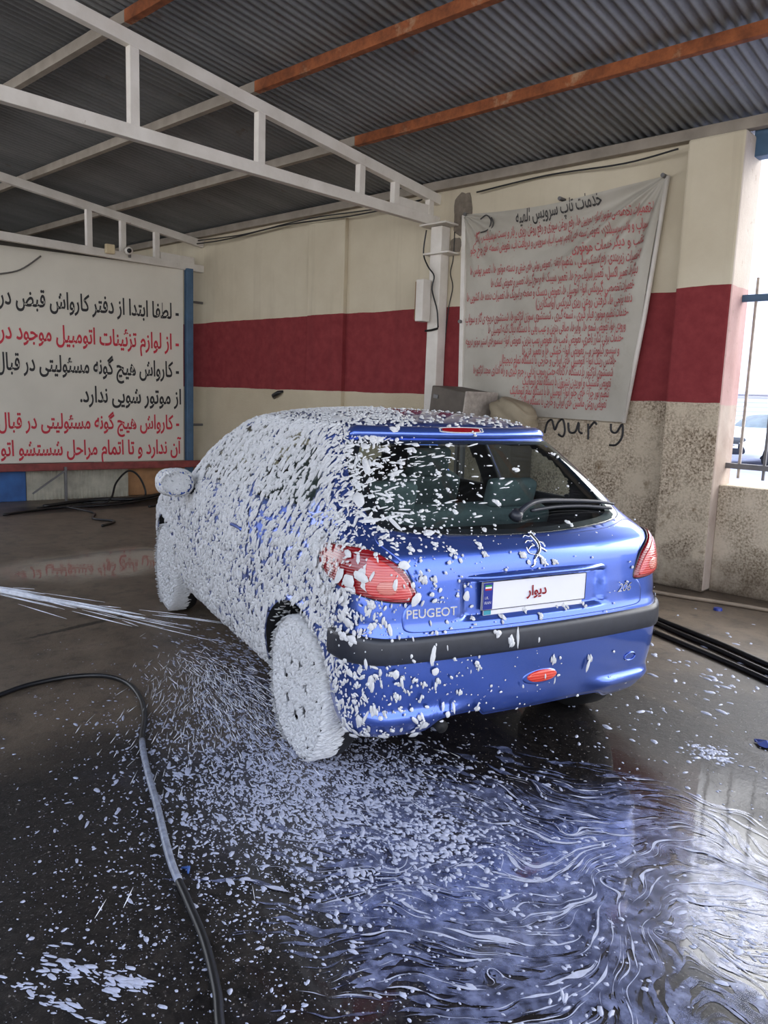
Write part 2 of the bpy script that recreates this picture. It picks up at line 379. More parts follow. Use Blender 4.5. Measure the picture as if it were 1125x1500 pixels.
# ceiling: corrugated sheets, waves running down the slope
pitch = .076; xs = np.arange(-13.6, 3.2, pitch/8); zz = .014*np.sin(2*PI*xs/pitch)
ys = np.linspace(-2.6, 7.0, 12)
P = np.zeros((len(xs), len(ys), 3)); P[..., 0] = xs[:, None]; P[..., 1] = ys[None, :]
sheet = np.floor((xs+20)/.84); lap = (np.modf(sheet/2)[0])*.004
P[..., 2] = roof_z(ys)[None, :]+.025+zz[:, None]+lap[:, None]
mb = MB(); mb.grid(P, flip=True); P2 = P.copy(); P2[..., 2] += .002; mb.grid(P2)
ceil = mb.build('ceiling', M['roof'], smooth=True); ceil['kind'] = 'structure'
# walls
quadbox('wall_back', -13.4, -2.80, YW, YW+.25, 0, 3.75, M['wall'])
pil = quadbox('wall_pilaster', -7.57, -6.92, YW-.055, YW+.01, 0, 3.60, M['wall'])
pillar = MB(); pillar.box(((-2.80-2.345)/2, (YP+6.85)/2, 1.83), (.455, .40, 3.66), None, .02)
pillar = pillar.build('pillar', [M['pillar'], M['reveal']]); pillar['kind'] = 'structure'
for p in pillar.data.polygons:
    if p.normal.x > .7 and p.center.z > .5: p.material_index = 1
quadbox('wall_right', -2.345, 3.4, 6.6, 6.85, 0, .90, M['bare'])
quadbox('wall_left', -13.6, -13.4, 1.0, 6.9, 0, 4.4, M['dark_wall'])
quadbox('wall_sky_block', -13.4, -2.2, -3.0, -2.75, 0, 2.3, M['bare'])  # unseen low wall, added to block low sky from the car's left flank
mb = MB(); mb.beam((-2.36, 6.72, 3.60), (3.4, 6.72, 3.60), .12, .20); o = mb.build('trim_1', M['blue_steel']); o['kind'] = 'structure'; o['label'] = 'blue steel lintel over the barred opening'
# kerb strip along the foot of the wall
pts = spline([(-2.75, 6.09, .016), (-2.592, 6.105, .016), (-2.375, 6.131, .016), (-2.077, 6.202, .016), (-1.762, 6.248, .016), (-.6, 6.34, .016), (2.5, 6.5, .016)], 6)
mb = MB(); mb.tube(pts, .016, 6); tag(mb.build('conduit', plain('pale_conduit', S(150, 134, 116), .6), smooth=True), 'thin pale pipe lying along the foot of the low wall', 'pipe')
# writing scrawled on the wall under the banner
def strokes(polys, r, yv):
    mb = MB()
    for pl in polys: mb.tube([(p[0], yv, p[1]) for p in spline(pl, 6)], r, 6)
    return mb
gr = strokes([[(-4.07, 1.23), (-4.05, 1.33), (-4.0, 1.36), (-3.96, 1.27), (-3.93, 1.34), (-3.88, 1.37), (-3.85, 1.27), (-3.87, 1.21), (-3.92, 1.23)],
              [(-3.82, 1.345), (-3.80, 1.26), (-3.74, 1.26), (-3.71, 1.35), (-3.70, 1.27), (-3.66, 1.25)],
              [(-3.61, 1.345), (-3.60, 1.25), (-3.60, 1.20)], [(-3.60, 1.30), (-3.55, 1.36), (-3.52, 1.34)],
              [(-3.38, 1.355), (-3.37, 1.29), (-3.32, 1.28), (-3.27, 1.355), (-3.26, 1.25), (-3.31, 1.17), (-3.38, 1.16)]], .011, YW)
o = gr.build('graffiti', M['ink_black']); o.parent = bpy.data.objects['wall_back']
mb = MB()
for X0, X1, Z0, Z1 in ((-5.33, -5.10, 3.22, 3.64), (-5.36, -5.22, 3.05, 3.20)):
    cxm, czm = (X0+X1)/2, (Z0+Z1)/2; rr_ = [(cxm+(X1-X0)/2*math.cos(t)*(1+.06*math.sin(5*t+X0))/max(abs(math.cos(t)), abs(math.sin(t)))**.6, czm+(Z1-Z0)/2*math.sin(t)*(1+.05*math.cos(7*t))/max(abs(math.cos(t)), abs(math.sin(t)))**.6) for t in np.linspace(0, 2*PI, 29)[:-1]]
    mb.add([(a, YW-.008, b) for a, b in rr_]+[(a, YW+.01, b) for a, b in rr_], [tuple(range(28))[::-1]]+[(i, (i+1) % 28, 28+(i+1) % 28, 28+i) for i in range(28)])
mb.build('cement_patch', plain('bare_cement', S(122, 112, 100), .9, var=.25, scale=14, bump=.4), bpy.data.objects['wall_back'])
mb = MB(); mb.tube([(-8.27, 6.65, 1.46), (-8.22, 6.60, 1.49), (-8.12, 6.60, 1.53), (-8.08, 6.65, 1.55)], [.02, .03, .028, .015], 8); tag(mb.build('wall_hook', M['wire'], smooth=True), 'small dark hook sticking out of the wall below the red stripe', 'hook')

# ================================================================== STEEL: trusses, purlins, column
def truss(name, X, y_near, webs, zb, label, w=.07):
    t = empty(name, label, 'roof truss', (X, YW-.1, zb), 0)
    def loc(p): return Vector(p)-Vector((X, YW-.1, zb))
    topz = lambda y: roof_z(y)-.115
    yf = YW+.02
    mb = MB(); mb.beam(loc((X, y_near, zb)), loc((X, yf-.02, zb)), w, .10); mb.build('bottom_chord', M['white_steel'], t)
    mb = MB(); mb.beam(loc((X, y_near, topz(y_near)-.05)), loc((X, yf-.02, topz(yf)-.05)), w, .10); mb.build('top_chord', M['white_steel'], t)
    for y in webs:
        mb = MB(); mb.beam(loc((X, y, zb+.045)), loc((X, y, topz(y)-.095)), w*.9, .075, (0, 1, 0)); mb.build('web_post', M['white_steel'], t)
    mb = MB(); mb.beam(loc((X-.005, 5.95, zb+.095)), loc((X-.005, 6.5, zb+.095)), w*.7, .09); mb.build('end_stiffener', M['white_steel'], t)
    return t
truss('roof_truss', -5.55, 1.2, [1.95, 3.11, 4.27, 5.47, 5.96, 6.50], 3.385, 'white welded steel truss above the car, ending on the square column')
truss('roof_truss', -9.95, 1.2, [2.5, 3.7, 4.93, 5.40, 5.90], 3.26, 'white steel truss above the painted notice board, farther back')
def purlin(y, label, z_off=0.0, x0=-13.4, x1=3.0):
    t = empty('roof_purlin', label, 'purlin', (0, y, roof_z(y)-.045+z_off), 0, 'purlins under the corrugated roof')
    mb = MB(); mb.beam((-5.5, 0, -.005), (x1, 0, -.005), .06, .085); mb.build('rusty_length', M['rust'], t)
    mb = MB(); mb.beam((x0, 0, -.005), (-5.5, 0, -.005), .06, .085); mb.build('painted_length', M['dull_steel'], t)
purlin(5.36, 'rust brown purlin under the roof, next one out from the wall')
purlin(4.20, 'rust brown purlin under the roof, second out from the wall purlin')
purlin(3.05, 'rust brown purlin under the roof, third out from the wall purlin')
purlin(1.95, 'rusty purlin under the roof, outermost one at top left corner')
mb = MB(); mb.beam((-13.4, 6.60, 3.735), (3.0, 6.60, 3.735), .08, .09); tag(mb.build('wall_purlin', M['dull_steel']), 'dull brown timber runner along the top of the wall', 'purlin')
mb = MB()
for k in range(2):
    mb.tube(spline([(x, 6.55-.02*k, 3.63-.03*k+.02*math.sin(x*2.3+k)) for x in np.linspace(-10.0, -5.7, 9)], 4), .008, 6)
tag(mb.build('wall_cable', M['wire'], smooth=True), 'pair of dark cables running along the top of the red striped wall', 'cable')

c = empty('steel_column', 'square white steel column standing against the wall between red stripe and banner', 'column', (-5.44, 6.57, 0))
mb = MB(); mb.box((0, 0, 1.655), (.15, .14, 3.31), None, .008); mb.build('post', M['white_steel'], c)
mb = MB(); mb.box((.0, -.02, 3.325), (.36, .24, .02), None, .003); mb.build('cap_plate', M['white_steel'], c)
mb = MB(); mb.box((.04, -.01, 3.03), (.34, .22, .018), None, .003); mb.build('bracket_plate', M['white_steel'], c)
mb = MB(); mb.tube([(-.085, -.08, 2.24), (0, -.085, 2.245), (.085, -.08, 2.26)], .012, 6); mb.build('black_tape', M['wire'], c)
c = empty('meter_box', 'narrow cream metal box with brown side fixed to the white column', 'box', (-5.56, 6.42, 2.33))
mb = MB(); mb.box((.045, 0, .215), (.10, .13, .43), None, .006); mb.build('case', M['white_steel'], c)
mb = MB(); mb.box((-.012, 0, .215), (.02, .12, .39), None, .004); mb.build('side_panel', plain('brown_panel', S(140, 110, 80), .7), c)
mb = MB(); mb.tube(spline([(-5.56, 6.48, 3.28), (-5.58, 6.47, 3.05), (-5.50, 6.46, 2.90), (-5.42, 6.47, 2.80), (-5.44, 6.47, 2.66), (-5.36, 6.47, 2.45), (-5.36, 6.50, 2.27)], 5), .008, 6)
tag(mb.build('column_wire', M['wire'], smooth=True), 'black wire hanging down the front of the white column', 'wire')
mb = MB(); mb.tube(spline([(-5.30, 6.63, 3.26), (-5.31, 6.64, 3.0), (-5.34, 6.64, 2.85), (-5.30, 6.64, 2.7), (-5.34, 6.64, 2.5), (-5.36, 6.64, 2.3), (-5.38, 6.64, 2.0)], 5), .005, 6)
tag(mb.build('thin_wire', M['wire'], smooth=True), 'thin loose wire on the wall just right of the column', 'wire')
mb = MB(); mb.tube(spline([(-2.9, 6.5, 3.62), (-3.4, 6.55, 3.60), (-4.2, 6.6, 3.64), (-5.0, 6.58, 3.60)], 6), .008, 6)
tag(mb.build('roof_wire', M['wire'], smooth=True), 'black wire under the roof edge above the banner', 'wire')

# ================================================================== NOTICE BOARD (left)
SR = Vector((-9.95, 6.27, 0)); SU = Vector((-.19, -.982, 0)).normalized(); SN = Vector((-SU.y, SU.x, 0))   # SU runs left, SN faces the camera
if SN.x < 0: SN = -SN
ROT = math.atan2(-SU.y, -SU.x)            # local +x runs to the right along the board
def sp(u, n, z): return Vector((-u, -n, z))   # local: x right, -y toward the viewer
b = empty('notice_board', 'large cream board painted with black and red Persian lines', 'sign', SR, ROT)
mb = MB(); mb.box(sp(1.9, -.02, 1.865), (3.9, .04, 2.73), None, .004)
kk = NT('cream_board_paint'); nn = kk.noise(1.1, 5); kk.set(Base_Color=kk.ramp(nn, .3, .7, S(206, 200, 186), S(220, 214, 200)), Roughness=.5); mb.build('panel', kk.m, b)
mb = MB(); mb.box(sp(1.9, -.02, 3.25), (3.94, .06, .05), None, .004); mb.build('top_rail', plain('dark_board_rail', S(70, 66, 58), .6), b)
LINES = [('- لطفا ابتدا از دفتر کارواش قبض در', 0.02, 2.36, 2.515, 'ink_black', .30), ('- از لوازم تزئینات اتومبیل موجود در', 0.02, 2.37, 2.09, 'ink_red', .30),
         ('- کارواش هیچ گونه مسئولیتی در قبال', 0.02, 2.42, 1.70, 'ink_black', .30), ('از موتور شویی ندارد.', -.01, 1.40, 1.315, 'ink_black', .30),
         ('- کارواش هیچ گونه مسئولیتی در قبال', 0.02, 2.42, .955, 'ink_red', .28), ('آن ندارد و تا اتمام مراحل شستشو اتو', -.01, 2.40, .60, 'ink_red', .28)]
for s, u0, u1, z, mt, hgt in LINES:
    V, Fc = text_geo(persian(s), 1.0, .018, .004, 3)
    w = V[:, 0].max()-V[:, 0].min(); x = -u0-(V[:, 0].max()-V[:, 0])/w*(u1-u0)
    Q = np.stack([x, -.004-V[:, 2]*.5, z+V[:, 1]*hgt*1.0], 1)
    MB().add(Q, Fc).build('lettering', M[mt], b)
c = empty('blue_post', 'blue steel gate post beside the notice board', 'post', SR+Vector((.04, .12, 0)), ROT)
mb = MB(); mb.box((0, 0, 1.72), (.10, .10, 3.02), None, .006); mb.build('upright', M['blue_steel'], c)
for zq in (2.78, 1.02): mb = MB(); mb.tube([(.05, .03, zq), (.23, .05, zq)], .018, 8); mb.build('hinge_pin', M['grey_steel'], c)
mb = MB(); mb.box((0, 0, .10), (.09, .09, .20), None, .006); mb.build('foot', M['blue_steel'], c)
mb = MB(); R = Matrix.Rotation(ROT, 3, 'Z')
mb.box(SR+R @ sp(1.75, .118, .455), (4.3, .09, .095), R, .008); tag(mb.build('red_rail', plain('worn_red_rail', S(132, 58, 54), .6, var=.3, scale=9, bump=.2)), 'worn red steel rail under the notice board', 'rail')
mb = MB(); mb.box(SR+R @ sp(2.75, -.03, .20), (1.28, .04, .40), R, .004); tag(mb.build('blue_sheet', plain('blue_sheet', S(42, 92, 156), .5, var=.25, scale=5)), 'blue sheet panel under the left end of the notice board', 'panel')
# ribbed grey panel
xs = np.linspace(-2.10, -.76, 200); rib = .006*np.sign(np.sin(xs*2*PI/.05))
Pz = np.array([.0, .19, .195, .40]); G = np.zeros((200, 4, 3)); G[..., 0] = xs[:, None]; G[..., 1] = .03-rib[:, None]; G[..., 2] = Pz
G[:, 1:3, 1] = .03
G = np.einsum('ij,abj->abi', np.array(R), G)+np.array(SR)
mb = MB(); mb.grid(G); G2 = G.copy(); G2 -= np.array(SN)*.03; mb.grid(G2, flip=True)
tag(mb.build('ribbed_sheet', plain('pale_ribbed_sheet', S(176, 172, 156), .7, var=.2, scale=8)), 'pale grey ribbed panel under the middle of the notice board', 'panel')
mb = MB(); mb.box(SR+R @ sp(.22, -.11, .20), (1.06, .04, .40), R, .004); tag(mb.build('tan_board', plain('tan_board', S(168, 124, 84), .7, var=.2)), 'tan brown panel under the right end of the notice board', 'panel')
c = empty('brace_leg', 'thin grey brace leg propping the board in front of the blue panel', 'brace', SR+R @ sp(1.66, .20, 0), ROT)
mb = MB(); mb.beam((0, 0, .0), (0, 0, .46), .035, .035); mb.build('upright', M['grey_steel'], c)
mb = MB(); mb.beam((0, -.02, .42), (-.42, -.02, .12), .03, .02); mb.build('diagonal', M['grey_steel'], c)
# camera on the truss
c = empty('security_camera', 'small white bullet camera fixed on the far truss', 'camera', (-9.86, 5.45, 3.33), 0)
mb = MB(); mb.tube([(-.06, 0, 0), (.10, -.06, -.02)], [.045, .05], 14); mb.build('housing', M['white_steel'], c, True)
mb = MB(); mb.tube([(.095, -.058, -.019), (.104, -.0615, -.0205)], .03, 12); mb.build('lens', M['wire'], c, True)
mb = MB(); mb.box((0, .0, -.06), (.03, .03, .06), None, .003); mb.build('bracket', M['grey_steel'], c)
mb = MB(); mb.box((-9.88, 5.18, 3.31), (.06, .12, .12), None, .01); tag(mb.build('junction_box', plain('yellowed_box', S(214, 196, 160), .6)), 'yellowed junction box on the far truss beside the camera', 'box')
mb = MB(); mb.tube(spline([SR+R @ sp(2.6, .02, 2.80), SR+R @ sp(2.38, .02, 2.86), SR+R @ sp(2.1, .02, 2.95), SR+R @ sp(1.85, .02, 3.15)], 6), .011, 6)
tag(mb.build('sign_wire', M['wire_grey'], smooth=True), 'grey wire sagging over the top left of the notice board', 'wire')
# hoses and wires tangled on the floor in front of the panels
for i, (pl, lab) in enumerate([
    ([(-9.55, 4.0, .02), (-9.75, 4.6, .02), (-9.6, 4.95, .03), (-9.75, 5.15, .25), (-9.78, 5.35, .40), (-9.75, 5.5, .30), (-9.7, 5.55, .05), (-9.55, 5.2, .02), (-9.45, 4.6, .02)], 'black cable standing up in a loop before the ribbed panel'),
    ([(-9.3, 3.5, .015), (-9.5, 4.2, .015), (-9.35, 4.9, .02), (-9.6, 5.6, .02), (-9.75, 6.1, .02), (-9.3, 5.9, .015), (-9.0, 5.2, .015)], 'black cable snaking on the floor below the notice board'),
    ([(-9.4, 4.3, .03), (-8.9, 4.4, .014), (-8.5, 4.2, .014), (-8.2, 4.3, .014), (-8.0, 4.05, .014)], 'short black cable trailing out across the wet floor from the tangle'),
    ([(-9.6, 4.1, .03), (-9.7, 4.8, .05), (-9.5, 5.3, .05), (-9.75, 5.9, .05), (-9.5, 6.3, .03)], 'thick black hose bundle lying along the foot of the panels')]):
    mb = MB(); mb.tube(spline(pl, 6), .024 if i == 3 else .014, 7); tag(mb.build('floor_cable', M['wire'], smooth=True), lab, 'cable', 'cables tangled at the foot of the board')

# ================================================================== BANNER (right)
BAN = dict(tl=(-5.14, 3.40), tr=(-3.03, 3.455), br=(-3.225, 1.375), bl=(-5.075, 1.40))
def cloth_y(x, z):
    """depth of the hung cloth at wall coordinates x, z"""
    dx, dz = x-BAN['tr'][0], z-BAN['tr'][1]; r = np.hypot(dx, dz); a = np.arctan2(-dz, -dx)
    d = .05+.030*np.sin(a*15)*np.exp(-((r-.75)/.75)**2)*np.clip(r/.3, 0, 1)+.018*np.sin(a*9+1)*np.clip(r, 0, 1)
    d = d+.05*np.exp(-((a-.62)/.06)**2)*np.exp(-((r-.9)/.8)**2)
    ex, ez = x-BAN['tl'][0], z-BAN['tl'][1]; r2_ = np.hypot(ex, ez); a2 = np.arctan2(-ez, ex)
    d = d+.018*np.sin(a2*16)*np.exp(-(r2_/.9)**2)
    d = d+.012*np.sin(3.1*x+1.7*z)+.007*np.sin(7.3*x-5.1*z+1)+.02*np.exp(-((z-1.6)/.3)**2)*np.sin(9*x+3*z)
    return YW-np.clip(d, .012, .3)
c = empty('banner', 'wrinkled grey white cloth banner of red Persian lines nailed to the wall', 'banner', (0, 0, 0))
nu, nv = 240, 240; U, Vv = np.meshgrid(np.linspace(0, 1, nu), np.linspace(0, 1, nv), indexing='ij')
def bil(k): return BAN['tl'][k]*(1-U)*(1-Vv)+BAN['tr'][k]*U*(1-Vv)+BAN['br'][k]*U*Vv+BAN['bl'][k]*(1-U)*Vv
X, Z = bil(0), bil(1); Z = Z-.06*np.sin(PI*U)*(1-Vv)**3
Pb = np.stack([X, cloth_y(X, Z), Z], -1); mb = MB(); mb.grid(Pb, flip=True); Pc = Pb.copy(); Pc[..., 1] += .003; mb.grid(Pc)
kk = NT('dirty_banner_cloth'); n1 = kk.noise(1.6, 6); cc = kk.ramp(n1, .3, .7, S(166, 160, 148), S(186, 181, 170)); cc = kk.mix(kk.math('MULTIPLY', kk.ramp(kk.noise(5, 7, .7), .55, .75), .35), cc, S(140, 128, 108)); kk.set(Base_Color=cc, Roughness=.75)
mb.build('cloth', kk.m, c, True)
BL = [('خدمات تاپ سرویس الهیه', -3.60, -4.50, 3.30, 3.235, .135, 1), ('۱-تعمیرات تخصصی موتور: انواع دوربین ها، رفع روغن سوزی و رفع روغن ریزی ، باز و بست سرسیلندر، رگلاژ', -3.12, -5.0, 3.18, 3.115, .10, 0),
 ('سوپاپ و واشر سرسیلندر، تعویض تسمه های (تایم، پمپ آب)، سرویس و دریافت آب، تعویض تسمه های چرخ جلو', -3.14, -5.03, 3.05, 3.0, .10, 0), ('عقب و دیگر خدمات موتوری', -3.16, -3.84, 2.925, 2.90, .10, 0),
 ('۲-تعمیرات زیربندی: رفع لاستیک سایی ، تنظیم ارتفاع ، تعویض بوش های طبق و دسته موتور ها ، تعمیر پولس ها', -3.17, -5.04, 2.79, 2.80, .10, 0), ('دیگرها، تعمیر اکسل، تعمیر بلبرینگ چرخ ها، تعمیر سیبک ها و موج گیرها، تعمیر و تعویض کمک ها', -3.185, -4.78, 2.665, 2.66, .10, 0),
 ('-تعمیرات تخصصی گیربکس انواع اتومبیل ها، تعویض دیسک و صفحه و بلبرینگ ها، تعمیرات دنده ها، کشویی ها', -3.21, -5.07, 2.54, 2.535, .10, 0), ('دنده برنجی ها، گرفتن روغن ریزی گیربکس (واسکازین)', -3.22, -4.22, 2.425, 2.43, .10, 0),
 ('-خدمات تنظیم موتور: فیلر گیری ، تسمه گیری ، شستشوی سوزن انژکتورها، شستشوی دریچه ی گاز و سوپاپ', -3.25, -5.07, 2.31, 2.32, .10, 0), ('ورودی هوا، تعویض شمع ها، وایرها، صافی بنزین و عیب یابی با دستگاه دیاگ کلیه اتومبیل ها', -3.27, -4.76, 2.195, 2.20, .10, 0),
 ('-خدمات برقی: شارژ باطری، تعویض لامپ ها، تعویض پمپ بنزین، تعویض انواع سنسورهای استپر موتور دریچه', -3.29, -5.05, 2.09, 2.09, .10, 0), ('و سنسور کیلومتر و...، تعویض انواع خشکی ها و تعمیر فن ها', -3.32, -4.34, 1.985, 1.985, .10, 0),
 ('-بالانس رینگ انواع اتومبیل های ایرانی و خارجی با دستگاه تمام دیجیتال', -3.345, -4.58, 1.89, 1.90, .10, 0), ('شستشوی انژکتور با دستگاه ۶ کاناله جهت رسوب زدایی ، جرم گیری و راه اندازی مجدد انژکتورها', -3.37, -4.93, 1.785, 1.80, .10, 0),
 ('تعویض لاستیک و آوریدن نیتروژن با دستگاه تمام اتوماتیک', -3.385, -4.33, 1.69, 1.695, .10, 0), ('تنظیم نور چراغ های جلو انواع اتومبیل ها با دستگاه تمام اتوماتیک', -3.40, -4.45, 1.595, 1.60, .10, 0),
 ('تعویض روغن ماشین های ایرانی و خارجی با دستگاه ساکشن', -3.42, -4.37, 1.50, 1.505, .10, 0)]
tl = (MB(), MB())
for s, x0, x1, z0, z1, hgt, blk in BL:
    hgt *= 1.2
    V, Fc = text_geo(persian(s), 1.0, .012, 0, 2)
    t = (V[:, 0].max()-V[:, 0])/(V[:, 0].max()-V[:, 0].min())
    x = x0+(x1-x0)*t; z = z0+(z1-z0)*t+V[:, 1]*hgt
    tl[blk].add(np.stack([x, cloth_y(x, z)-.009, z], 1), Fc)
tl[0].build('red_lines', M['ink_banner_red'], c); tl[1].build('heading', M['ink_banner_black'], c)
mb = strokes([[(-4.93, 3.33), (-4.86, 3.36), (-4.80, 3.30), (-4.83, 3.22), (-4.92, 3.20)], [(-4.80, 3.33), (-4.77, 3.27), (-4.80, 3.20)]], .007, YW-.075)
mb.build('faded_crest', M['ink_banner_black'], c)
mb = MB(); mb.beam((-5.15, 6.60, 3.40), (-5.085, 6.60, 1.52), .05, .045, (0, 1, 0)); mb.build('left_batten', M['white_steel'], c)
mb = MB(); mb.tube([(-3.02, 6.61, 3.45), (-3.12, 6.60, 2.3), (-3.235, 6.60, 1.37)], .022, 8); mb.build('right_hem', M['white_steel'], c, True)
for x, z in ((-5.12, 3.40), (-4.02, 3.40), (-3.04, 3.45), (-5.12, 2.33)):
    mb = MB(); mb.tube([(x, 6.645, z), (x, 6.55, z)], .018, 10); mb.build('nail', M['grey_steel'], c)

# box and sack behind the car roof, against the wall
c = empty('air_cooler', 'dented grey brown metal cooler box by the column under the banner', 'box', (-4.86, 6.33, 0), math.radians(-9))
mb = MB(); R3 = Matrix.Rotation(math.radians(7), 3, 'Y'); mb.box((0, 0, 1.43), (.52, .42, .40), R3, .012); mb.build('case', plain('brown_grey_metal', S(90, 82, 74), .6, .2, var=.25, bump=.1), c)
mb = MB(); mb.box((.262, -.01, 1.40), (.02, .44, .42), R3, .006); mb.build('corner_strip', M['pale_bar'], c)
mb = MB(); mb.box((-.16, -.218, 1.55), (.07, .01, .04), R3, .003); mb.build('handle', M['grey_steel'], c)
mb = MB()
for sx_ in (-.22, .22):
    for sy_ in (-.17, .17): mb.beam((sx_, sy_, 0), (sx_, sy_, 1.26), .04, .04)
mb.build('stand', M['grey_steel'], c)
bm = bmesh.new(); bmesh.ops.create_icosphere(bm, subdivisions=4, radius=1.0)
for v in bm.verts:
    p = v.co; f = 1+.10*math.sin(5*p.x+3*p.z)+.06*math.sin(11*p.z+7*p.x)
    v.co = Vector((math.copysign(abs(p.x)**.7, p.x)*.23*f, math.copysign(abs(p.y)**.7, p.y)*.15*f, math.copysign(abs(p.z)**.7, p.z)*.13*f-.05*p.x))
me = bpy.data.meshes.new('sack'); bm.to_mesh(me); bm.free()
o = link('sack', me, plain('beige_sack', S(150, 138, 116), .8, bump=.3), None, True); o.location = (-4.24, 6.36, 1.41); tag(o, 'beige plastic sack slumped beside the metal cooler box', 'sack')
mb = MB(); mb.box((-4.36, 6.44, .63), (.34, .38, 1.26), None, .01); tag(mb.build('low_cupboard', plain('dull_cupboard', S(96, 88, 78), .8)), 'dull low cupboard behind the car holding up the beige sack', 'cupboard')

# ================================================================== WINDOW GRILLE AND STREET (right)
c = empty('window_grille', 'blue and grey barred grille in the opening over the low wall', 'grille', (-2.34, 6.72, .9))
mb = MB(); mb.beam((-.03, 0, 1.52), (3.2, 0, 1.52), .04, .055); mb.build('top_rail', M['blue_steel'], c)
mb = MB(); mb.beam((-.06, 0, .16), (3.2, 0, .16), .045, .045); mb.build('bottom_rail', M['grey_steel'], c)
for i in range(16):
    x = .10+.195*i
    mb = MB(); mb.beam((x, .0, .06), (x, .0, 1.68), .022, .022); mb.build('bar', M['pale_bar'] if i == 0 else M['grey_steel'], c)
mb = MB(); mb.box((-8, 29.5, 6), (30, 1.0, 12), None, .02); wb = empty('building', 'white building across the street seen through the grille', 'building', (-8, 29.5, 0))
mb = MB(); mb.box((0, 0, 6), (30, 1.0, 12), None, .02); mb.build('facade', plain('white_render', S(238, 238, 242), .8, var=.03), wb)
mb = MB(); mb.box((0, -.6, 2.1), (30, .3, .12), None, .01); mb.build('ledge', plain('pale_stone', S(205, 204, 206), .8), wb)
mb = MB(); mb.box((-1.15, -.53, 1.05), (3.0, .06, 1.9), None, .01)
kk = NT('shutter'); x_, y_, z_ = kk.sep(); wv = kk.math('SINE', kk.math('MULTIPLY', z_, 40)); kk.set(Base_Color=kk.mix(kk.ramp(wv, .2, .8), S(236, 236, 242), S(196, 198, 208)), Roughness=.7); mb.build('shutter', kk.m, wb)

# ================================================================== CAR BODY SURFACE
def _cr(xs, ys):
    xs = np.array(xs, float); ys = np.array(ys, float); d = np.diff(ys)/np.diff(xs); mm = np.zeros_like(ys); mm[0] = d[0]; mm[-1] = d[-1]
    for i in range(1, len(xs)-1): mm[i] = 0 if d[i-1]*d[i] <= 0 else 2*d[i-1]*d[i]/(d[i-1]+d[i])
    def f(x):
        x = np.clip(x, xs[0], xs[-1]); i = np.clip(np.searchsorted(xs, x)-1, 0, len(xs)-2); h = xs[i+1]-xs[i]; t = (x-xs[i])/h
        return (1+2*t)*(1-t)**2*ys[i]+t*(1-t)**2*h*mm[i]+t*t*(3-2*t)*ys[i+1]+t*t*(t-1)*h*mm[i+1]
    return f
ZT = 1.468
XF = _cr([.18, .35, .5, .65, .72, .80, .88, .95, 1.0, 1.1, 1.2, 1.3, 1.38, 1.43, 1.455, ZT], [3.02, 3.18, 3.2, 3.17, 3.08, 2.9, 2.62, 2.35, 2.2, 2.08, 1.93, 1.72, 1.52, 1.28, 1.05, .85])
XR = _cr([.18, .24, .30, .42, .52, .64, .70, .80, .90, .95, .985, 1.02, 1.06, 1.12, 1.2, 1.3, 1.335, 1.37, 1.41, 1.435, 1.455, ZT],
         [-.44, -.50, -.545, -.572, -.58, -.583, -.57, -.562, -.553, -.535, -.495, -.43, -.365, -.285, -.175, -.035, .015, .04, .09, .22, .42, .70])
WD = _cr([.18, .3, .4, .55, .7, .85, .95, 1.0, 1.1, 1.2, 1.3, 1.37, 1.42, 1.45, ZT], [.70, .775, .80, .822, .826, .815, .79, .768, .725, .678, .628, .585, .51, .41, .2])
BR = _cr([.2, .6, .95, 1.05, 1.3, ZT], [.06, .06, .06, .075, .09, .1]); RC = _cr([.18, .5, .8, 1.0, 1.3, 1.42, ZT], [.10, .13, .15, .13, .10, .12, .18])
def sm(x, a, b):
    t = np.clip((x-a)/(b-a), 0, 1); return t*t*(3-2*t)
def fil(a, b, r):
    u = np.maximum(a+r, 0); v = np.maximum(b+r, 0)
    return np.sqrt(u*u+v*v)+np.minimum(np.maximum(a+r, b+r), 0)-r
ARCH = .385
def g(x, y, z):
    ay = np.abs(y); w = WD(z); xr = XR(z)
    wing = sm(ay, .26, .44)
    ridge = wing*np.exp(-((z-.335-.02*(1-wing))/.022)**2)*.024+wing*sm(z, .345, .31)*.012
    xr = xr-ridge
    rec = sm(y, -.37, -.33)*(1-sm(y, .33, .37))*sm(z, .685, .71)*(1-sm(z, .84, .852))
    xr = xr+.022*rec
    u = np.clip((x-1.25)/1.95, -1, 1); side = w*(1-.055*u*u-.06*np.clip(u, 0, 1)**4)
    side = side+.014*np.exp(-((np.hypot(x, z-.285)-ARCH)/.045)**2)+.014*np.exp(-((np.hypot(x-2.442, z-.285)-ARCH)/.045)**2)
    side = side-.006*np.exp(-((z-.70)/.012)**2)
    gr = xr+BR(z)*(ay/w)**2-x; gs = ay-side; gf = x-(XF(z)-.16*(ay/w)**2); r = RC(z)
    return fil(fil(gr, gs, r), gf, np.minimum(r*1.6, .25))
CX = .9
def surf(th, z, off=0.0):
    """point on the body in direction th (0 = straight back, + = left) at height z, lifted by off"""
    th, z = np.broadcast_arrays(np.asarray(th, float), np.asarray(z, float)); lo = np.zeros(th.shape); hi = np.full(th.shape, 3.5); c_, s_ = np.cos(th), np.sin(th)
    for _ in range(40):
        mm = (lo+hi)/2; v = g(CX-mm*c_, mm*s_, z) < 0; lo = np.where(v, mm, lo); hi = np.where(v, hi, mm)
    P = np.stack([CX-lo*c_, lo*s_, z+0*lo], -1)
    if np.any(off): P = P+nrm(P)*np.broadcast_to(np.asarray(off, float), th.shape)[..., None]
    return P
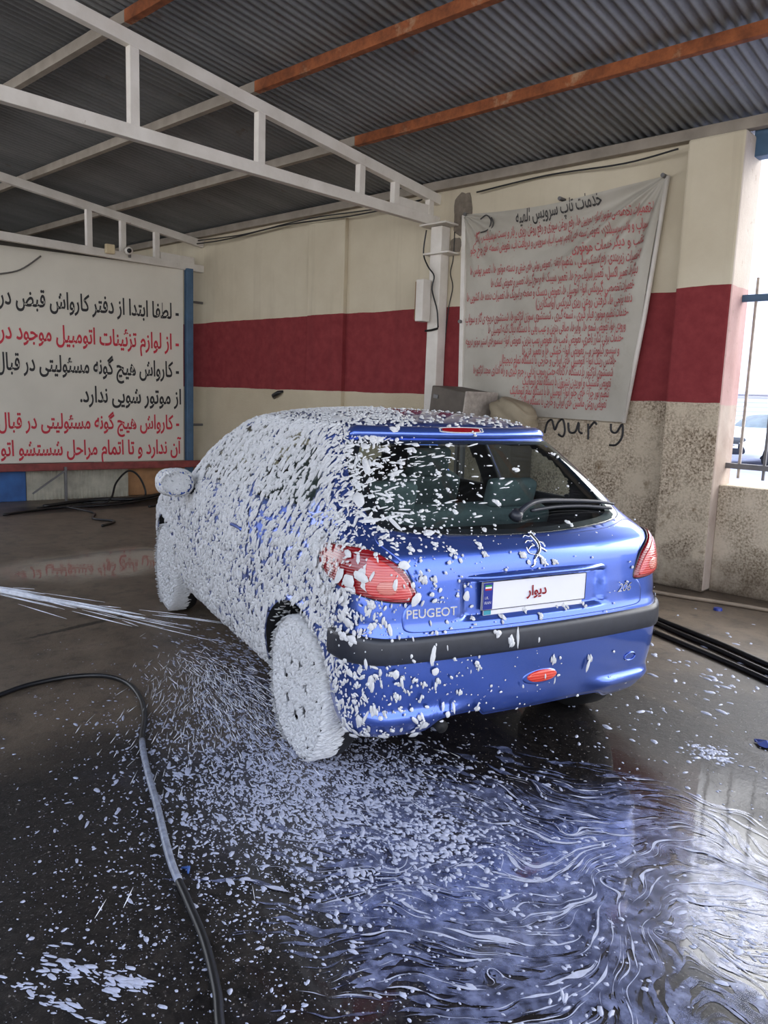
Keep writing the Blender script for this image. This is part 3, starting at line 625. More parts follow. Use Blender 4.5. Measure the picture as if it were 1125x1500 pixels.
def nrm(P):
    e = 3e-3; x, y, z = P[..., 0], P[..., 1], P[..., 2]
    N = np.stack([g(x+e, y, z)-g(x-e, y, z), g(x, y+e, z)-g(x, y-e, z), g(x, y, z+e)-g(x, y, z-e)], -1)
    return N/np.maximum(np.linalg.norm(N, axis=-1, keepdims=True), 1e-9)
def side_th(x, z, sgn=1):
    """direction th of the point of the flank at length x and height z"""
    x = np.asarray(x, float); z = np.asarray(z, float); lo = np.zeros(x.shape); hi = np.full(x.shape, 1.2)
    for _ in range(40):
        mm = (lo+hi)/2; v = g(x, mm, z) < 0; lo = np.where(v, mm, lo); hi = np.where(v, hi, mm)
    return sgn*np.arctan2(lo, CX-x)
def rear_th(y, z):
    y = np.asarray(y, float); z = np.asarray(z, float); y, z = np.broadcast_arrays(y, z); lo = np.full(y.shape, -1.2); hi = np.full(y.shape, CX-.05)
    for _ in range(40):
        mm = (lo+hi)/2; v = g(mm, y, z) < 0; hi = np.where(v, mm, hi); lo = np.where(v, lo, mm)
    return np.arctan2(y, CX-hi)
def rear_pt(y, z, off=0.0): return surf(rear_th(y, z), z, off)
def inside(poly, a, b):
    poly = np.asarray(poly); x0, y0 = poly[:, 0], poly[:, 1]; x1, y1 = np.roll(x0, -1), np.roll(y0, -1); c_ = np.zeros(a.shape, bool)
    for i in range(len(poly)):
        k = ((y0[i] > b) != (y1[i] > b)); xi = (x1[i]-x0[i])*(b-y0[i])/((y1[i]-y0[i]) or 1e-12)+x0[i]; c_ ^= k & (a < xi)
    return c_
def patch(outline, off, rings=12, dense=6, edge=.90, drop=-.004, bulge=0.0, centre=None):
    """shell over the body inside a closed outline of (th, z) points, its rim turned down"""
    o = spline(outline, dense, True); c_ = o.mean(0) if centre is None else np.array(centre)
    ts = np.concatenate([np.linspace(0.0, edge, rings), [edge+(1-edge)*.5, edge+(1-edge)*.85, 1.0, 1.0]])
    offs = np.concatenate([off+bulge*(1-np.linspace(0, 1, rings)**2), [off*.97, off*.75, off*.25, drop]])
    TZ = c_+ts[1:, None, None]*(o-c_); P = surf(TZ[..., 0], TZ[..., 1], offs[1:, None]*np.ones(len(o)))
    pc = surf(c_[0], c_[1], offs[0]); n_ = len(o); mb = MB(); V = np.concatenate([P.reshape(-1, 3), pc.reshape(1, 3)]); Fc = []
    k = len(V)-1
    for j in range(n_): Fc.append([k, j, (j+1) % n_])
    for i in range(len(ts)-2):
        for j in range(n_): Fc.append([i*n_+j, (i+1)*n_+j, (i+1)*n_+(j+1) % n_, i*n_+(j+1) % n_])
    # keep faces pointing outward
    a, b, c2 = V[Fc[0][0]], V[Fc[0][1]], V[Fc[0][2]]; nn = np.cross(b-a, c2-a)
    if nn @ nrm(a[None])[0] < 0: Fc = [f[::-1] for f in Fc]
    return mb.add(V, Fc)
def mirror_o(o): return [(-a, b) for a, b in o][::-1]

GLASS = [(0, .997), (.13, .999), (.33, 1.011), (.43, 1.026), (.475, 1.05), (.507, 1.10), (.551, 1.18), (.585, 1.26), (.600, 1.318), (.57, 1.338), (.30, 1.342), (0, 1.344)]
GLASS = GLASS+[(-a, b) for a, b in GLASS[1:-1]][::-1]
def shrink(o, k):
    o = np.array(o); c_ = o.mean(0); return c_+(o-c_)*k
SIDE_W = {'front': [(1.62, 1.02), (1.90, 1.02), (1.70, 1.14), (1.42, 1.31), (1.26, 1.365), (1.0, 1.385), (.86, 1.385), (.80, 1.02), (1.2, 1.01)],
          'rear': [(.72, 1.02), (.77, 1.385), (.50, 1.37), (.30, 1.33), (.12, 1.25), (.02, 1.15), (.05, 1.05), (.3, 1.03)]}
WIND = [(PI, 1.02), (PI-.40, 1.035), (PI-.52, 1.07), (PI-.62, 1.2), (PI-.72, 1.32), (PI-.55, 1.385), (PI-.2, 1.40), (PI, 1.402), (PI+.2, 1.40), (PI+.55, 1.385), (PI+.72, 1.32), (PI+.62, 1.2), (PI+.52, 1.07), (PI+.40, 1.035)]

def sill(th):
    a = np.abs(np.arctan2(np.sin(th), np.cos(th)))
    zb = .285-.045*sm(a, .26, .34)-.03*sm(a, .45, .60)
    notch = np.where(th > 0, sm(th, .15, .165)*(1-sm(th, .285, .32)), 0)
    return zb+.028*notch
def body_mesh(name, mat, windows=True):
    th = np.concatenate([np.linspace(-.75, .75, 150), np.linspace(.75, 2*PI-.75, 150)[1:-1]])
    s = np.concatenate([np.linspace(0, .94, 74), 1-(1-.94)*(1-np.linspace(0, 1, 12)[1:])**1.6])
    TH, Sx = np.meshgrid(th, s, indexing='ij'); zb = sill(TH); Zg = zb+Sx*(ZT-zb); Pg = surf(TH, Zg)
    mb = MB(); mb.grid(Pg, closed_u=True, flip=True); nth, ns = Pg.shape[:2]
    top = [i*ns+ns-1 for i in range(nth)]; bot = [i*ns for i in range(nth)]
    kt = len(mb.v); mb.v.append((.78, 0, ZT+.002)); mb.v.append((1.0, 0, .26))
    for i in range(nth):
        j = (i+1) % nth; mb.f.append((top[i], top[j], kt)[::-1]); mb.f.append((bot[j], bot[i], kt+1)[::-1])
    mb.mi = [0]*len(mb.f)
    o = mb.build(name, mat)
    bm = bmesh.new(); bm.from_mesh(o.data); bmesh.ops.recalc_face_normals(bm, faces=bm.faces); bm.to_mesh(o.data); bm.free()
    # wheel arches
    for k, xa in enumerate((0.0, 2.442)):
        for sg in (1, -1):
            cb = MB(); cb.tube([(xa, sg*.50, .285), (xa, sg*1.1, .285)], ARCH, 48); co = cb.build('cutter', M['well'])
            bmc = bmesh.new(); bmc.from_mesh(co.data); bmesh.ops.recalc_face_normals(bmc, faces=bmc.faces); bmc.to_mesh(co.data); bmc.free()
            md = o.modifiers.new('arch', 'BOOLEAN'); md.operation = 'DIFFERENCE'; md.object = co; md.solver = 'EXACT'
            try: md.material_mode = 'TRANSFER'
            except Exception: pass
    dg = bpy.context.evaluated_depsgraph_get(); me = bpy.data.meshes.new_from_object(o.evaluated_get(dg)); o.modifiers.clear()
    o.data = me
    for cu in [q for q in bpy.data.objects if q.name.startswith('cutter')]: bpy.data.objects.remove(cu)
    bm = bmesh.new(); bm.from_mesh(me); bm.faces.ensure_lookup_table()
    cc = np.array([f.calc_center_median()[:] for f in bm.faces]); a = np.arctan2(cc[:, 1], CX-cc[:, 0])
    kill = np.zeros(len(cc), bool)
    if windows:
        kill |= inside(shrink(GLASS, .93), a, cc[:, 2]) & (cc[:, 0] < .6)
        for kx in SIDE_W.values(): kill |= inside(shrink(kx, .9), cc[:, 0], cc[:, 2]) & (np.abs(cc[:, 1]) > .4)
        kill |= inside(shrink(WIND, .95), np.where(a < 0, a+2*PI, a), cc[:, 2]) & (cc[:, 0] > 1.2)
    bmesh.ops.delete(bm, geom=[f for f, k in zip(list(bm.faces), kill) if k], context='FACES')
    bm.to_mesh(me); bm.free()
    smooth_angle(o, 40)
    return o

# ================================================================== THE CAR
CAR_LOC = (-2.1393, 2.8247, 0); CAR_RZ = PI-.326103
car = empty('car', 'blue hatchback half covered in white soap foam, seen from behind', 'car', CAR_LOC, CAR_RZ)
def CP(mb, name, mat, parent=None, smooth=True, label=None):
    o = mb.build(name, mat, parent or car, smooth)
    if label: o['label'] = label
    return o
body = body_mesh('body', [M['paint'], M['inner'], M['well']])
body.parent = car
sld = body.modifiers.new('lining', 'SOLIDIFY'); sld.thickness = .018; sld.offset = -1; sld.material_offset = 1; sld.use_rim = True; sld.material_offset_rim = 1
print('BODY mats', [mm.name for mm in body.data.materials], len(body.data.polygons))

# rear bumper shell and its black strip
BUMP_TH = np.linspace(-.572, .572, 120)
def band(ths, zf, offs):
    """strip around the tail: zf(th) gives the heights of the profile points, offs their lift"""
    Zs = np.stack([zf(t) for t in ths]); P = surf(ths[:, None]*np.ones(Zs.shape[1]), Zs, np.asarray(offs)*np.ones(Zs.shape)); mb = MB(); mb.grid(P, flip=False)
    a, b, c_ = P[0, 0], P[1, 0], P[1, 1]
    if np.cross(b-a, c_-a) @ nrm(P[:1, 0])[0] < 0: mb.f = [f[::-1] for f in mb.f]
    return mb
bt = lambda t: .643+.012*sm(abs(t), .38, .55)
bumper = CP(band(BUMP_TH, lambda t: np.linspace(sill(t)-.004, bt(t)+.004, 34), [-.012, .0]+[.006]*30+[.003, -.008]), 'bumper', M['paint'])
CP(band(BUMP_TH, lambda t: np.array([bt(t)+.010, bt(t)+.009, bt(t)+.002, bt(t)-.010, .590, .572, .562, .557, .556]), [-.004, .010, .016, .019, .021, .020, .017, .011, -.002]), 'bumper_strip', M['trim_black'], bumper, True, 'black plastic bumper strip')
# tailgate panel
TG = [(0, .664), (.20, .664), (.34, .667), (.386, .674), (.398, .70), (.396, .75), (.375, .79), (.37, .82), (.378, .86), (.395, .91), (.425, .955), (.462, .99), (.468, 1.012), (.44, 1.018), (.34, 1.0), (.18, .991), (0, .989)]
TG = TG+[(-a, b) for a, b in TG[1:-1]][::-1]
gate = CP(patch(TG, .005, 44, 5, .975, -.006, 0, (0, .81)), 'tailgate', M['paint'])
win = CP(patch(GLASS, .007, 22, 5, .965, -.004), 'rear_window', M['glass'], gate, True, 'dark tinted rear window')
# black band printed round the glass
o_ = spline(GLASS, 5, True); c_ = o_.mean(0); P = np.stack([surf(*(c_+(o_-c_)*k).T, .0045) for k in (1.0, .965, .93, .90)]); mb = MB(); mb.grid(P.transpose(1, 0, 2), closed_u=True, flip=True); CP(mb, 'glass_border', M['trim_black'], win)
# spoiler over the glass and its brake light
ths = np.linspace(-.618, .618, 80)
so = np.array([-.006, .010, .022, .030, .031, .026, .015, .004, -.006]); k_end = lambda t: 1-sm(abs(t), .56, .618)
Zs = np.array([1.349, 1.3495, 1.352, 1.360, 1.372, 1.383, 1.392, 1.400, 1.404])
P = surf(ths[:, None]*np.ones(9), np.ones((80, 1))*Zs, np.where(so > 0, so*np.array([k_end(t) for t in ths])[:, None], so)); mb = MB(); mb.grid(P)
spo = CP(mb, 'spoiler', M['paint'])
e = [(.135, 1.372), (.128, 1.3785), (.01, 1.3805), (-.105, 1.3785), (-.112, 1.372), (-.105, 1.365), (.01, 1.3625), (.128, 1.365)]
bl = CP(patch(e, .034, 6, 5, .85, .024), 'brake_light', M['lens_red'], spo)
# third-light rim
o_ = spline(e, 5, True); c_ = o_.mean(0); mb = MB(); pts = surf(*(c_+(o_-c_)*1.05).T, .0315); mb.tube(list(map(tuple, pts))+[tuple(pts[0])], .003, 6); CP(mb, 'brake_light_rim', M['silver'], bl)
# tail lamps
LAMP = [(.622, .892), (.612, .945), (.572, .966), (.493, .969), (.44, .943), (.401, .903), (.377, .849), (.364, .803), (.371, .785), (.414, .787), (.474, .802), (.537, .825), (.592, .855)]
INNER = [(.478, .945), (.445, .928), (.412, .89), (.389, .845), (.378, .803), (.395, .797), (.44, .804), (.478, .818), (.488, .86), (.486, .91)]
CORE = [(.452, .865), (.425, .865), (.415, .84), (.425, .818), (.452, .82), (.462, .843)]
for sg, side_l in ((1, 'left'), (-1, 'right')):
    L_ = LAMP if sg == 1 else mirror_o(LAMP); I_ = INNER if sg == 1 else mirror_o(INNER); C_ = CORE if sg == 1 else mirror_o(CORE)
    lp = CP(patch(L_, .016, 14, 6, .92, -.004, .004), 'tail_lamp', M['lens_red'])
    CP(patch(I_, .0205, 10, 5, .94, .012, .003), 'inner_lens', M['lens_pink'], lp, True, 'paler red ribbed inner lens')
    CP(patch(C_, .0245, 5, 4, .9, .015, .001), 'reversing_lens', M['lens_core'], lp)
    o_ = spline(L_, 6, True); pts = surf(o_[:, 0], o_[:, 1], .003); mb = MB(); mb.tube(list(map(tuple, pts))+[tuple(pts[0])], .005, 6); CP(mb, 'lamp_seal', M['trim_black'], lp)
# plate ledge, number plate
ys_ = np.linspace(-.372, .352, 60)
def ledge_z(y): return .852+.012*np.sqrt(np.clip(1-((y+.01)/.37)**2, 0, 1))
prof = [(-.004, .012), (.016, .010), (.030, .002), (.032, -.010), (.022, -.018), (-.01, -.018)]
P = np.stack([rear_pt(ys_, ledge_z(ys_)+dz, 0)+np.array([-1, 0, 0])*(d*np.clip((1-((ys_+.01)/.37)**4), .15, 1))[:, None] for d, dz in prof], 1)
mb = MB(); mb.grid(P); mb2 = CP(mb, 'tailgate_handle', M['paint'], gate)
plate = bpy.data.objects.new('number_plate', None)
xq = float(rear_pt(np.array(.01), np.array(.78))[0])-.018
pl = MB(); pl.box((xq, .008, .783), (.008, .522, .112), None, .002); plate = CP(pl, 'number_plate', [M['plate_white']], gate, False, 'white number plate with a blue strip and red script')
pl = MB(); pl.box((xq-.005, .2425, .783), (.002, .044, .106), None); CP(pl, 'blue_strip', M['plate_blue'], plate, False)
for k, nm in enumerate(('plate_green', 'plate_white', 'plate_red')):
    pl = MB(); pl.box((xq-.0065, .2425, .824-.007*k), (.001, .030, .0068)); CP(pl, 'flag_stripe', M[nm], plate, False)
pl = MB()
for yy, zz_, w_, h_ in ((.008, .8385, .520, .002), (.008, .7275, .520, .002), (-.2525, .783, .002, .112), (.2685, .783, .002, .112)): pl.box((xq-.005, yy, zz_), (.0015, w_, h_))
CP(pl, 'plate_border', M['plate_black'], plate, False)
def plate_text(s, y_left, y_right, z, h, mat, bold=.02, name='plate_lettering'):
    V, Fc = text_geo(s, 1.0, bold, .002, 4); t = (V[:, 0]-V[:, 0].min())/(V[:, 0].max()-V[:, 0].min()); hh = V[:, 1].max()-V[:, 1].min()
    Q = np.stack([np.full(len(V), xq-.0075), y_left+(y_right-y_left)*t, z+(V[:, 1]-V[:, 1].min())/hh*h], 1); CP(MB().add(Q, Fc), name, mat, plate, False)
plate_text(persian('دیوار'), .055, -.045, .755, .055, M['plate_red'], .025)
plate_text('I.R.', .258, .240, .772, .011, M['plate_white'], .01); plate_text('IRAN', .259, .228, .752, .011, M['plate_white'], .01)
# lower plate showing beneath
pl = MB(); pl.box((xq+.004, .006, .722), (.006, .50, .035), None, .002); CP(pl, 'lower_plate', M['plate_white'], gate, False)
pl = MB(); pl.box((xq+.0005, .238, .722), (.001, .034, .03)); CP(pl, 'lower_plate_strip', plain('teal_strip', S(60, 150, 170), .5), gate, False)
# badge lettering
def badge(s, y0, y1, z0, h, name, shear=0.0, bold=.01, mat=None, drop=0.0):
    V, Fc = text_geo(s, 1.0, bold, .5, 4, shear); t = (V[:, 0]-V[:, 0].min())/(V[:, 0].max()-V[:, 0].min()); hh = V[:, 1].max()-V[:, 1].min()
    y = y0+(y1-y0)*t; z = z0+drop*t+(V[:, 1]-V[:, 1].min())/hh*h; CP(MB().add(rear_pt(y, z, np.where(V[:, 2] > 0, .0085, .003)), Fc), name, mat or M['chrome'], gate, False)
badge('PEUGEOT', .590, .380, .722, .034, 'maker_lettering', 0, .012, M['chrome'])
badge('206', -.445, -.533, .735, .036, 'model_lettering', .35, .0, M['chrome'])
# lion emblem: an upright beast in profile, built from tapering limbs
def em(pts, r): return [rear_pt(np.array(a), np.array(b), .007) for a, b in spline(pts, 5)], r
mb = MB(); EZ = .905
for pts, r in [([(-.005, .075), (-.012, .052), (-.008, .03), (.006, .016)], .010), ([(.006, .016), (.016, .002), (.018, -.012), (.030, -.020)], .007), ([(.004, .018), (-.016, .004), (-.024, -.010), (-.036, -.018)], .0075),
               ([(-.012, .055), (-.030, .052), (-.034, .040)], .0055), ([(-.008, .045), (-.028, .032), (-.036, .026)], .005), ([(-.004, .078), (-.016, .082), (-.022, .074)], .009),
               ([(.004, .070), (.020, .074), (.030, .070)], .004), ([(.006, .058), (.024, .060), (.036, .054)], .004), ([(.006, .046), (.022, .044), (.034, .036)], .004), ([(.012, .020), (.034, .026), (.040, .044)], .0035)]:
    q_ = [rear_pt(np.array(a*1.25), np.array(EZ+b*1.15), .008) for a, b in spline(pts, 5)]; mb.tube([tuple(v) for v in q_], list(np.linspace(r*.95, r*.6, len(q_))), 8)
CP(mb, 'lion_emblem', M['chrome'], gate)
# wiper
wp = [rear_pt(np.array(a), np.array(b), d) for a, b, d in [(-.02, 1.052, .02), (-.06, 1.062, .045), (-.14, 1.075, .05), (-.30, 1.078, .04), (-.50, 1.068, .035), (-.60, 1.056, .03)]]
mb = MB(); mb.tube([tuple(v) for v in spline(wp, 5)], list(np.linspace(.014, .006, 26)), 8); wip = CP(mb, 'rear_wiper', M['trim_black'], gate)
wb_ = [rear_pt(np.array(a), np.array(b), .017) for a, b in [(-.10, 1.062), (-.25, 1.070), (-.42, 1.066), (-.58, 1.050)]]
mb = MB(); mb.tube([tuple(v) for v in spline(wb_, 6)], .008, 6); CP(mb, 'wiper_blade', M['trim_black'], wip)
hp = rear_pt(np.array(-.01), np.array(1.05), 0.0); hn = nrm(hp[None])[0]; mb = MB(); mb.tube([tuple(hp), tuple(hp+hn*.035)], [.03, .022], 14); CP(mb, 'wiper_hub', M['trim_black'], wip)
# fog lamp, tow cover, exhaust, lower lip
FL = [(-.025+.052*math.cos(a), .432+.026*math.sin(a)) for a in np.linspace(0, 2*PI, 15)[:-1]]
hs = CP(patch([(-.02+.062*math.cos(a), .428+.034*math.sin(a)) for a in np.linspace(0, 2*PI, 15)[:-1]], .009, 6, 4, .8, .004), 'fog_lamp_surround', M['paint'], bumper)
CP(patch(FL, .016, 7, 4, .88, .004, .004), 'fog_lamp', M['lens_orange'], bumper)
mb = MB(); tw = [rear_pt(np.array(-.555+.035*math.cos(a)), np.array(.435+.018*math.sin(a)), .008) for a in np.linspace(0, 2*PI, 25)]; mb.tube([tuple(v) for v in tw], .0035, 6); CP(mb, 'tow_cover', M['paint'], bumper)
mb = MB(); mb.tube([(.1, .36, .24), (-.43, .36, .235), (-.47, .36, .232)], [.024, .024, .026], 16); CP(mb, 'exhaust_pipe', M['well'])
# side windows, windscreen
for sg in (1, -1):
    for nm, ol in SIDE_W.items():
        oo = np.array(ol); oo = np.stack([side_th(oo[:, 0], oo[:, 1], sg), oo[:, 1]], 1)
        CP(patch([tuple(v) for v in oo], .004, 8, 4, .95, -.004), 'door_window' if nm == 'front' else 'quarter_window', M['glass_clear'])
CP(patch(WIND, .004, 12, 4, .95, -.004), 'windscreen', M['glass_clear'])
# door shut lines and handle
for sg in (1, -1):
    ln = [(1.95, 1.0), (1.97, .8), (1.93, .5), (1.85, .30), (1.2, .275), (.62, .28), (.56, .5), (.60, .8), (.72, 1.0), (.78, 1.39)]
    q_ = spline(ln, 6); t_ = side_th(q_[:, 0], q_[:, 1], sg); pts = surf(t_, q_[:, 1], .0)
    mb = MB(); mb.tube([tuple(v) for v in pts], .004, 6); d_ = CP(mb, 'door_seam', M['trim_black'])
    q_ = spline([(.86, .86), (.82, .862), (.74, .862), (.70, .858)], 5); pts = surf(side_th(q_[:, 0], q_[:, 1], sg), q_[:, 1], .008); mb = MB(); mb.tube([tuple(v) for v in pts], .011, 8); CP(mb, 'door_handle', M['paint'])
# mirrors
for sg in (1, -1):
    bm = bmesh.new(); bmesh.ops.create_icosphere(bm, subdivisions=4, radius=1)
    for v in bm.verts:
        p = v.co; v.co = Vector((max(p.x, -.35)*.085, math.copysign(abs(p.y)**.8, p.y)*.105, math.copysign(abs(p.z)**.8, p.z)*.078))
    me = bpy.data.meshes.new('door_mirror'); bm.to_mesh(me); bm.free(); mo = link('door_mirror', me, M['paint'], car, True); mo.location = (1.68, sg*.915, .985)
    mb = MB(); mb.add([(-.033, .085*math.cos(a), .062*math.sin(a)) for a in np.linspace(0, 2*PI, 29)[:-1]], [list(range(28))]); gl = mb.build('mirror_glass', M['chrome'], mo)
    mb = MB(); mb.tube([(0, -sg*.05, -.03), (.03, -sg*.16, -.06)], [.03, .035], 10); mb.build('mirror_arm', M['trim_black'], mo, True)
# cabin
def rbox(c, s, R=None, bev=.05):
    mb = MB(); bm = bmesh.new(); bmesh.ops.create_cube(bm, size=1); bmesh.ops.scale(bm, vec=s, verts=bm.verts); bmesh.ops.bevel(bm, geom=bm.edges[:], offset=bev, segments=4, profile=.6, affect='EDGES'); bm.verts.index_update()
    mb.add([(R @ v.co if R is not None else v.co)+Vector(c) for v in bm.verts], [[v.index for v in f.verts] for f in bm.faces]); bm.free(); return mb
tilt = Matrix.Rotation(math.radians(-16), 3, 'Y')
for sy in (.36, -.36):
    st = CP(rbox((1.02, sy, .80), (.14, .46, .62), tilt), 'front_seat', M['seat']); CP(rbox((.90, sy, 1.17), (.09, .26, .18), tilt, .04), 'headrest', M['seat'], st)
rb = CP(rbox((.18, 0, .78), (.15, 1.15, .52), tilt), 'rear_bench', M['seat'])
for sy in (.34, -.34): CP(rbox((.09, sy, 1.09), (.08, .27, .14), tilt, .035), 'headrest', M['seat'], rb)
mb = MB(); mb.box((-.14, 0, .93), (.46, 1.10, .02), None, .004); CP(mb, 'parcel_shelf', M['inner'], None, False)
CP(rbox((1.95, 0, .86), (.4, 1.3, .22), None, .06), 'dashboard', M['inner'])
mb = MB(); mb.tube([(1.62+.05*math.sin(a)*.4, .36+.18*math.cos(a), .97+.17*math.sin(a)) for a in np.linspace(0, 2*PI, 30)], .014, 8); CP(mb, 'steering_wheel', M['inner'])
# wheels
RW = .298
def lathe(prof, n=64):
    """prof: (radius, y) list turned about the axle"""
    a = np.linspace(0, 2*PI, n+1)[:-1]; P = np.zeros((n, len(prof), 3))
    for j, (r, y) in enumerate(prof): P[:, j, 0] = r*np.cos(a); P[:, j, 2] = r*np.sin(a); P[:, j, 1] = y
    mb = MB(); mb.grid(P, closed_u=True); return mb
for xa in (0.0, 2.442):
    for sg in (1, -1):
        w = bpy.data.objects.new('wheel', None); COL.objects.link(w); w.parent = car; w.location = (xa, sg*.715, RW-.004)
        prof = [(.17, -.085), (.24, -.088), (.285, -.078), (RW, -.055), (RW, .055), (.288, .076), (.25, .086), (.20, .082), (.185, .070), (.17, .05)]
        prof = [(r, sg*y) for r, y in prof]; mb = lathe(prof)
        for v in range(24):
            pass
        mb.build('tyre', M['tyre'], w, True)
        # hubcap with slots
        a = np.linspace(0, 2*PI, 85)[:-1]; rr = [.0, .03, .055, .09, .118, .142, .165, .186]; yy = [.082, .083, .080, .072, .070, .076, .082, .070]
        V = []; Fc = []
        for r, y in zip(rr, yy): V += [(r*math.cos(t), sg*y, r*math.sin(t)) for t in a]
        na = len(a)
        for i in range(len(rr)-1):
            for j in range(na):
                if i in (3, 4) and j % 12 < 6: continue
                f = [i*na+j, (i+1)*na+j, (i+1)*na+(j+1) % na, i*na+(j+1) % na]; Fc.append(f)
        hm = MB().add(V, Fc).build('hubcap', M['silver'], w); smd = hm.modifiers.new('t', 'SOLIDIFY'); smd.thickness = .006
        lathe([(.001, sg*.045), (.18, sg*.045), (.18, sg*.02)]).build('brake_disc', M['well'], w)

# ================================================================== FOAM
TPL = 8
def flecks(P, N, D, L, Wd, H, irregular=.16, lean=.35):
    """one mesh of many small foam blobs: centres P, normals N, long axes D, half sizes L x Wd, heights H"""
    n_ = len(P); N = N/np.linalg.norm(N, axis=1, keepdims=True); D = D-(D*N).sum(1, keepdims=True)*N; D = D/np.maximum(np.linalg.norm(D, axis=1, keepdims=True), 1e-6); B = np.cross(N, D)
    a = np.linspace(0, 2*PI, TPL+1)[:-1]; a = a[None]+RNG.uniform(-.22, .22, (n_, TPL)); rad = 1+RNG.uniform(-irregular, irregular, (n_, TPL))
    ca, sa = np.cos(a)*rad*L[:, None], np.sin(a)*rad*Wd[:, None]
    ring = lambda k, h: P[:, None]+D[:, None]*(ca*k)[..., None]+B[:, None]*(sa*k)[..., None]+N[:, None]*(h*H)[:, None, None]
    V = np.concatenate([(P+N*H[:, None]+D*(lean*L)[:, None] if np.ndim(lean) or lean else P+N*H[:, None])[:, None], ring(.62, .78), ring(1.0, -.05)], 1)
    k = 1+2*TPL; base = np.arange(n_)[:, None]*k; j = np.arange(TPL); j2 = (j+1) % TPL
    tri = np.stack([np.zeros(TPL, int), 1+j, 1+j2], 1); quad = np.stack([1+j, 1+TPL+j, 1+TPL+j2, 1+j2], 1)
    T = (base[:, :, None]+tri[None]).reshape(-1, 3); Q = (base[:, :, None]+quad[None]).reshape(-1, 4)
    return V.reshape(-1, 3), T, Q
def fast_mesh(name, parts, mat, parent=None):
    Vs, Ts, Qs, o = [], [], [], 0
    for V, T, Q in parts: Vs.append(V); Ts.append(T+o); Qs.append(Q+o); o += len(V)
    V = np.concatenate(Vs); T = np.concatenate(Ts); Q = np.concatenate(Qs); me = bpy.data.meshes.new(name)
    me.vertices.add(len(V)); me.vertices.foreach_set('co', V.astype(np.float32).ravel())
    me.loops.add(T.size+Q.size); me.loops.foreach_set('vertex_index', np.concatenate([T.ravel(), Q.ravel()]).astype(np.int32))
    nf = len(T)+len(Q); me.polygons.add(nf); me.polygons.foreach_set('loop_start', np.concatenate([np.arange(len(T))*3, T.size+np.arange(len(Q))*4]).astype(np.int32))
    me.update(calc_edges=True); me.validate()
    return link(name, me, mat, parent, True)
def wheel_gap(P):
    return (np.hypot(P[:, 0], P[:, 2]-.285) < ARCH+.004) | (np.hypot(P[:, 0]-2.442, P[:, 2]-.285) < ARCH+.004)
rn = RNG
parts = []
def body_foam(n_, th0, th1, z0, z1, dens, L0, W0, H0, dirv, jitter=.35, sig=.35, off=.004):
    th = rn.uniform(th0, th1, n_); z = rn.uniform(z0, z1, n_)
    keep = rn.random(n_) < dens(th, z); th, z = th[keep], z[keep]
    P = surf(th, z, off)
    ok = (P[:, 2] > sill(th)+.004) & ~(wheel_gap(P) & (P[:, 2] < .70) & (np.abs(P[:, 1]) > .6))
    P = P[ok]; N = nrm(P); k = len(P); D = np.array(dirv)[None]+rn.normal(0, jitter, (k, 3)); s_ = np.exp(rn.normal(0, sig, k))
    parts.append(flecks(P, N, D, L0*s_*rn.uniform(.6, 1.5, k), W0*s_*rn.uniform(.7, 1.3, k), H0*rn.uniform(.6, 1.5, k)))
    return k
def area_sample(n_, th0, th1, z0, z1):
    """n_ points spread evenly by area over a stretch of the body"""
    th = rn.uniform(th0, th1, n_*4); z = rn.uniform(z0, z1, n_*4); e = 2e-3
    P = surf(th, z); A = surf(th+e, z)-P; B = surf(th, np.minimum(z+e, ZT), 0)-P
    w = np.linalg.norm(np.cross(A, B), axis=1); w = np.minimum(w, np.quantile(w, .995)); w = w/w.sum()
    k = rn.choice(len(th), n_, replace=True, p=w); return th[k]+rn.normal(0, .002, n_), z[k]
def coat(n_, th0, th1, z0, z1, dens, L0, W0, H0, dirv, jitter=.35, sig=.35, off=.004):
    th, z = area_sample(n_, th0, th1, z0, z1); keep = rn.random(n_) < dens(th, z); th, z = th[keep], np.minimum(z[keep], ZT-.001)
    P = surf(th, z, off)
    ok = (P[:, 2] > sill(th)+.004) & ~(wheel_gap(P) & (P[:, 2] < .70) & (np.abs(P[:, 1]) > .6))
    ok &= ~((th > .235) & (th < .415) & (P[:, 2] > .705) & (P[:, 2] < .772)) & ~((np.abs(th-.003) < .19) & (P[:, 2] > .715) & (P[:, 2] < .842)); P = P[ok]; N = nrm(P); k = len(P)
    D = np.array(dirv)[None]+rn.normal(0, jitter, (k, 3)); s_ = np.exp(rn.normal(0, sig, k))
    parts.append(flecks(P, N, D, L0*s_*rn.uniform(.6, 1.5, k), W0*s_*rn.uniform(.7, 1.3, k), H0*rn.uniform(.6, 1.5, k)))
def hash_noise(th, z, f, seed):
    """smooth pseudo random field in -1..1 over the body"""
    r_ = np.random.default_rng(seed); s_ = 0
    for _ in range(7):
        a = r_.uniform(0, 2*PI); k = f*r_.uniform(.5, 1.6); s_ = s_+np.sin(k*(np.cos(a)*th*1.1+np.sin(a)*z*1.6)+r_.uniform(0, 6.3))
    return s_/3.2
def flank_d(th, z):
    d = sm(th, .42, .78)*(1-sm(th, 2.55, 2.95)*.25); d = d*(.80+.30*hash_noise(th, z, 9, 3)+.22*hash_noise(th, z, 24, 5))
    d = np.where((z > .98) & (th < 1.15), d*.85, d)
    return np.clip(d, 0, 1)
# thick streaks over the left flank, glass and wing
coat(10500, .42, 2.9, .22, 1.40, flank_d, .019, .0044, .009, (-.32, 0, 1.0), .22)
coat(9000, .42, 2.9, .22, 1.40, flank_d, .009, .0030, .007, (-.32, 0, 1.0), .4)
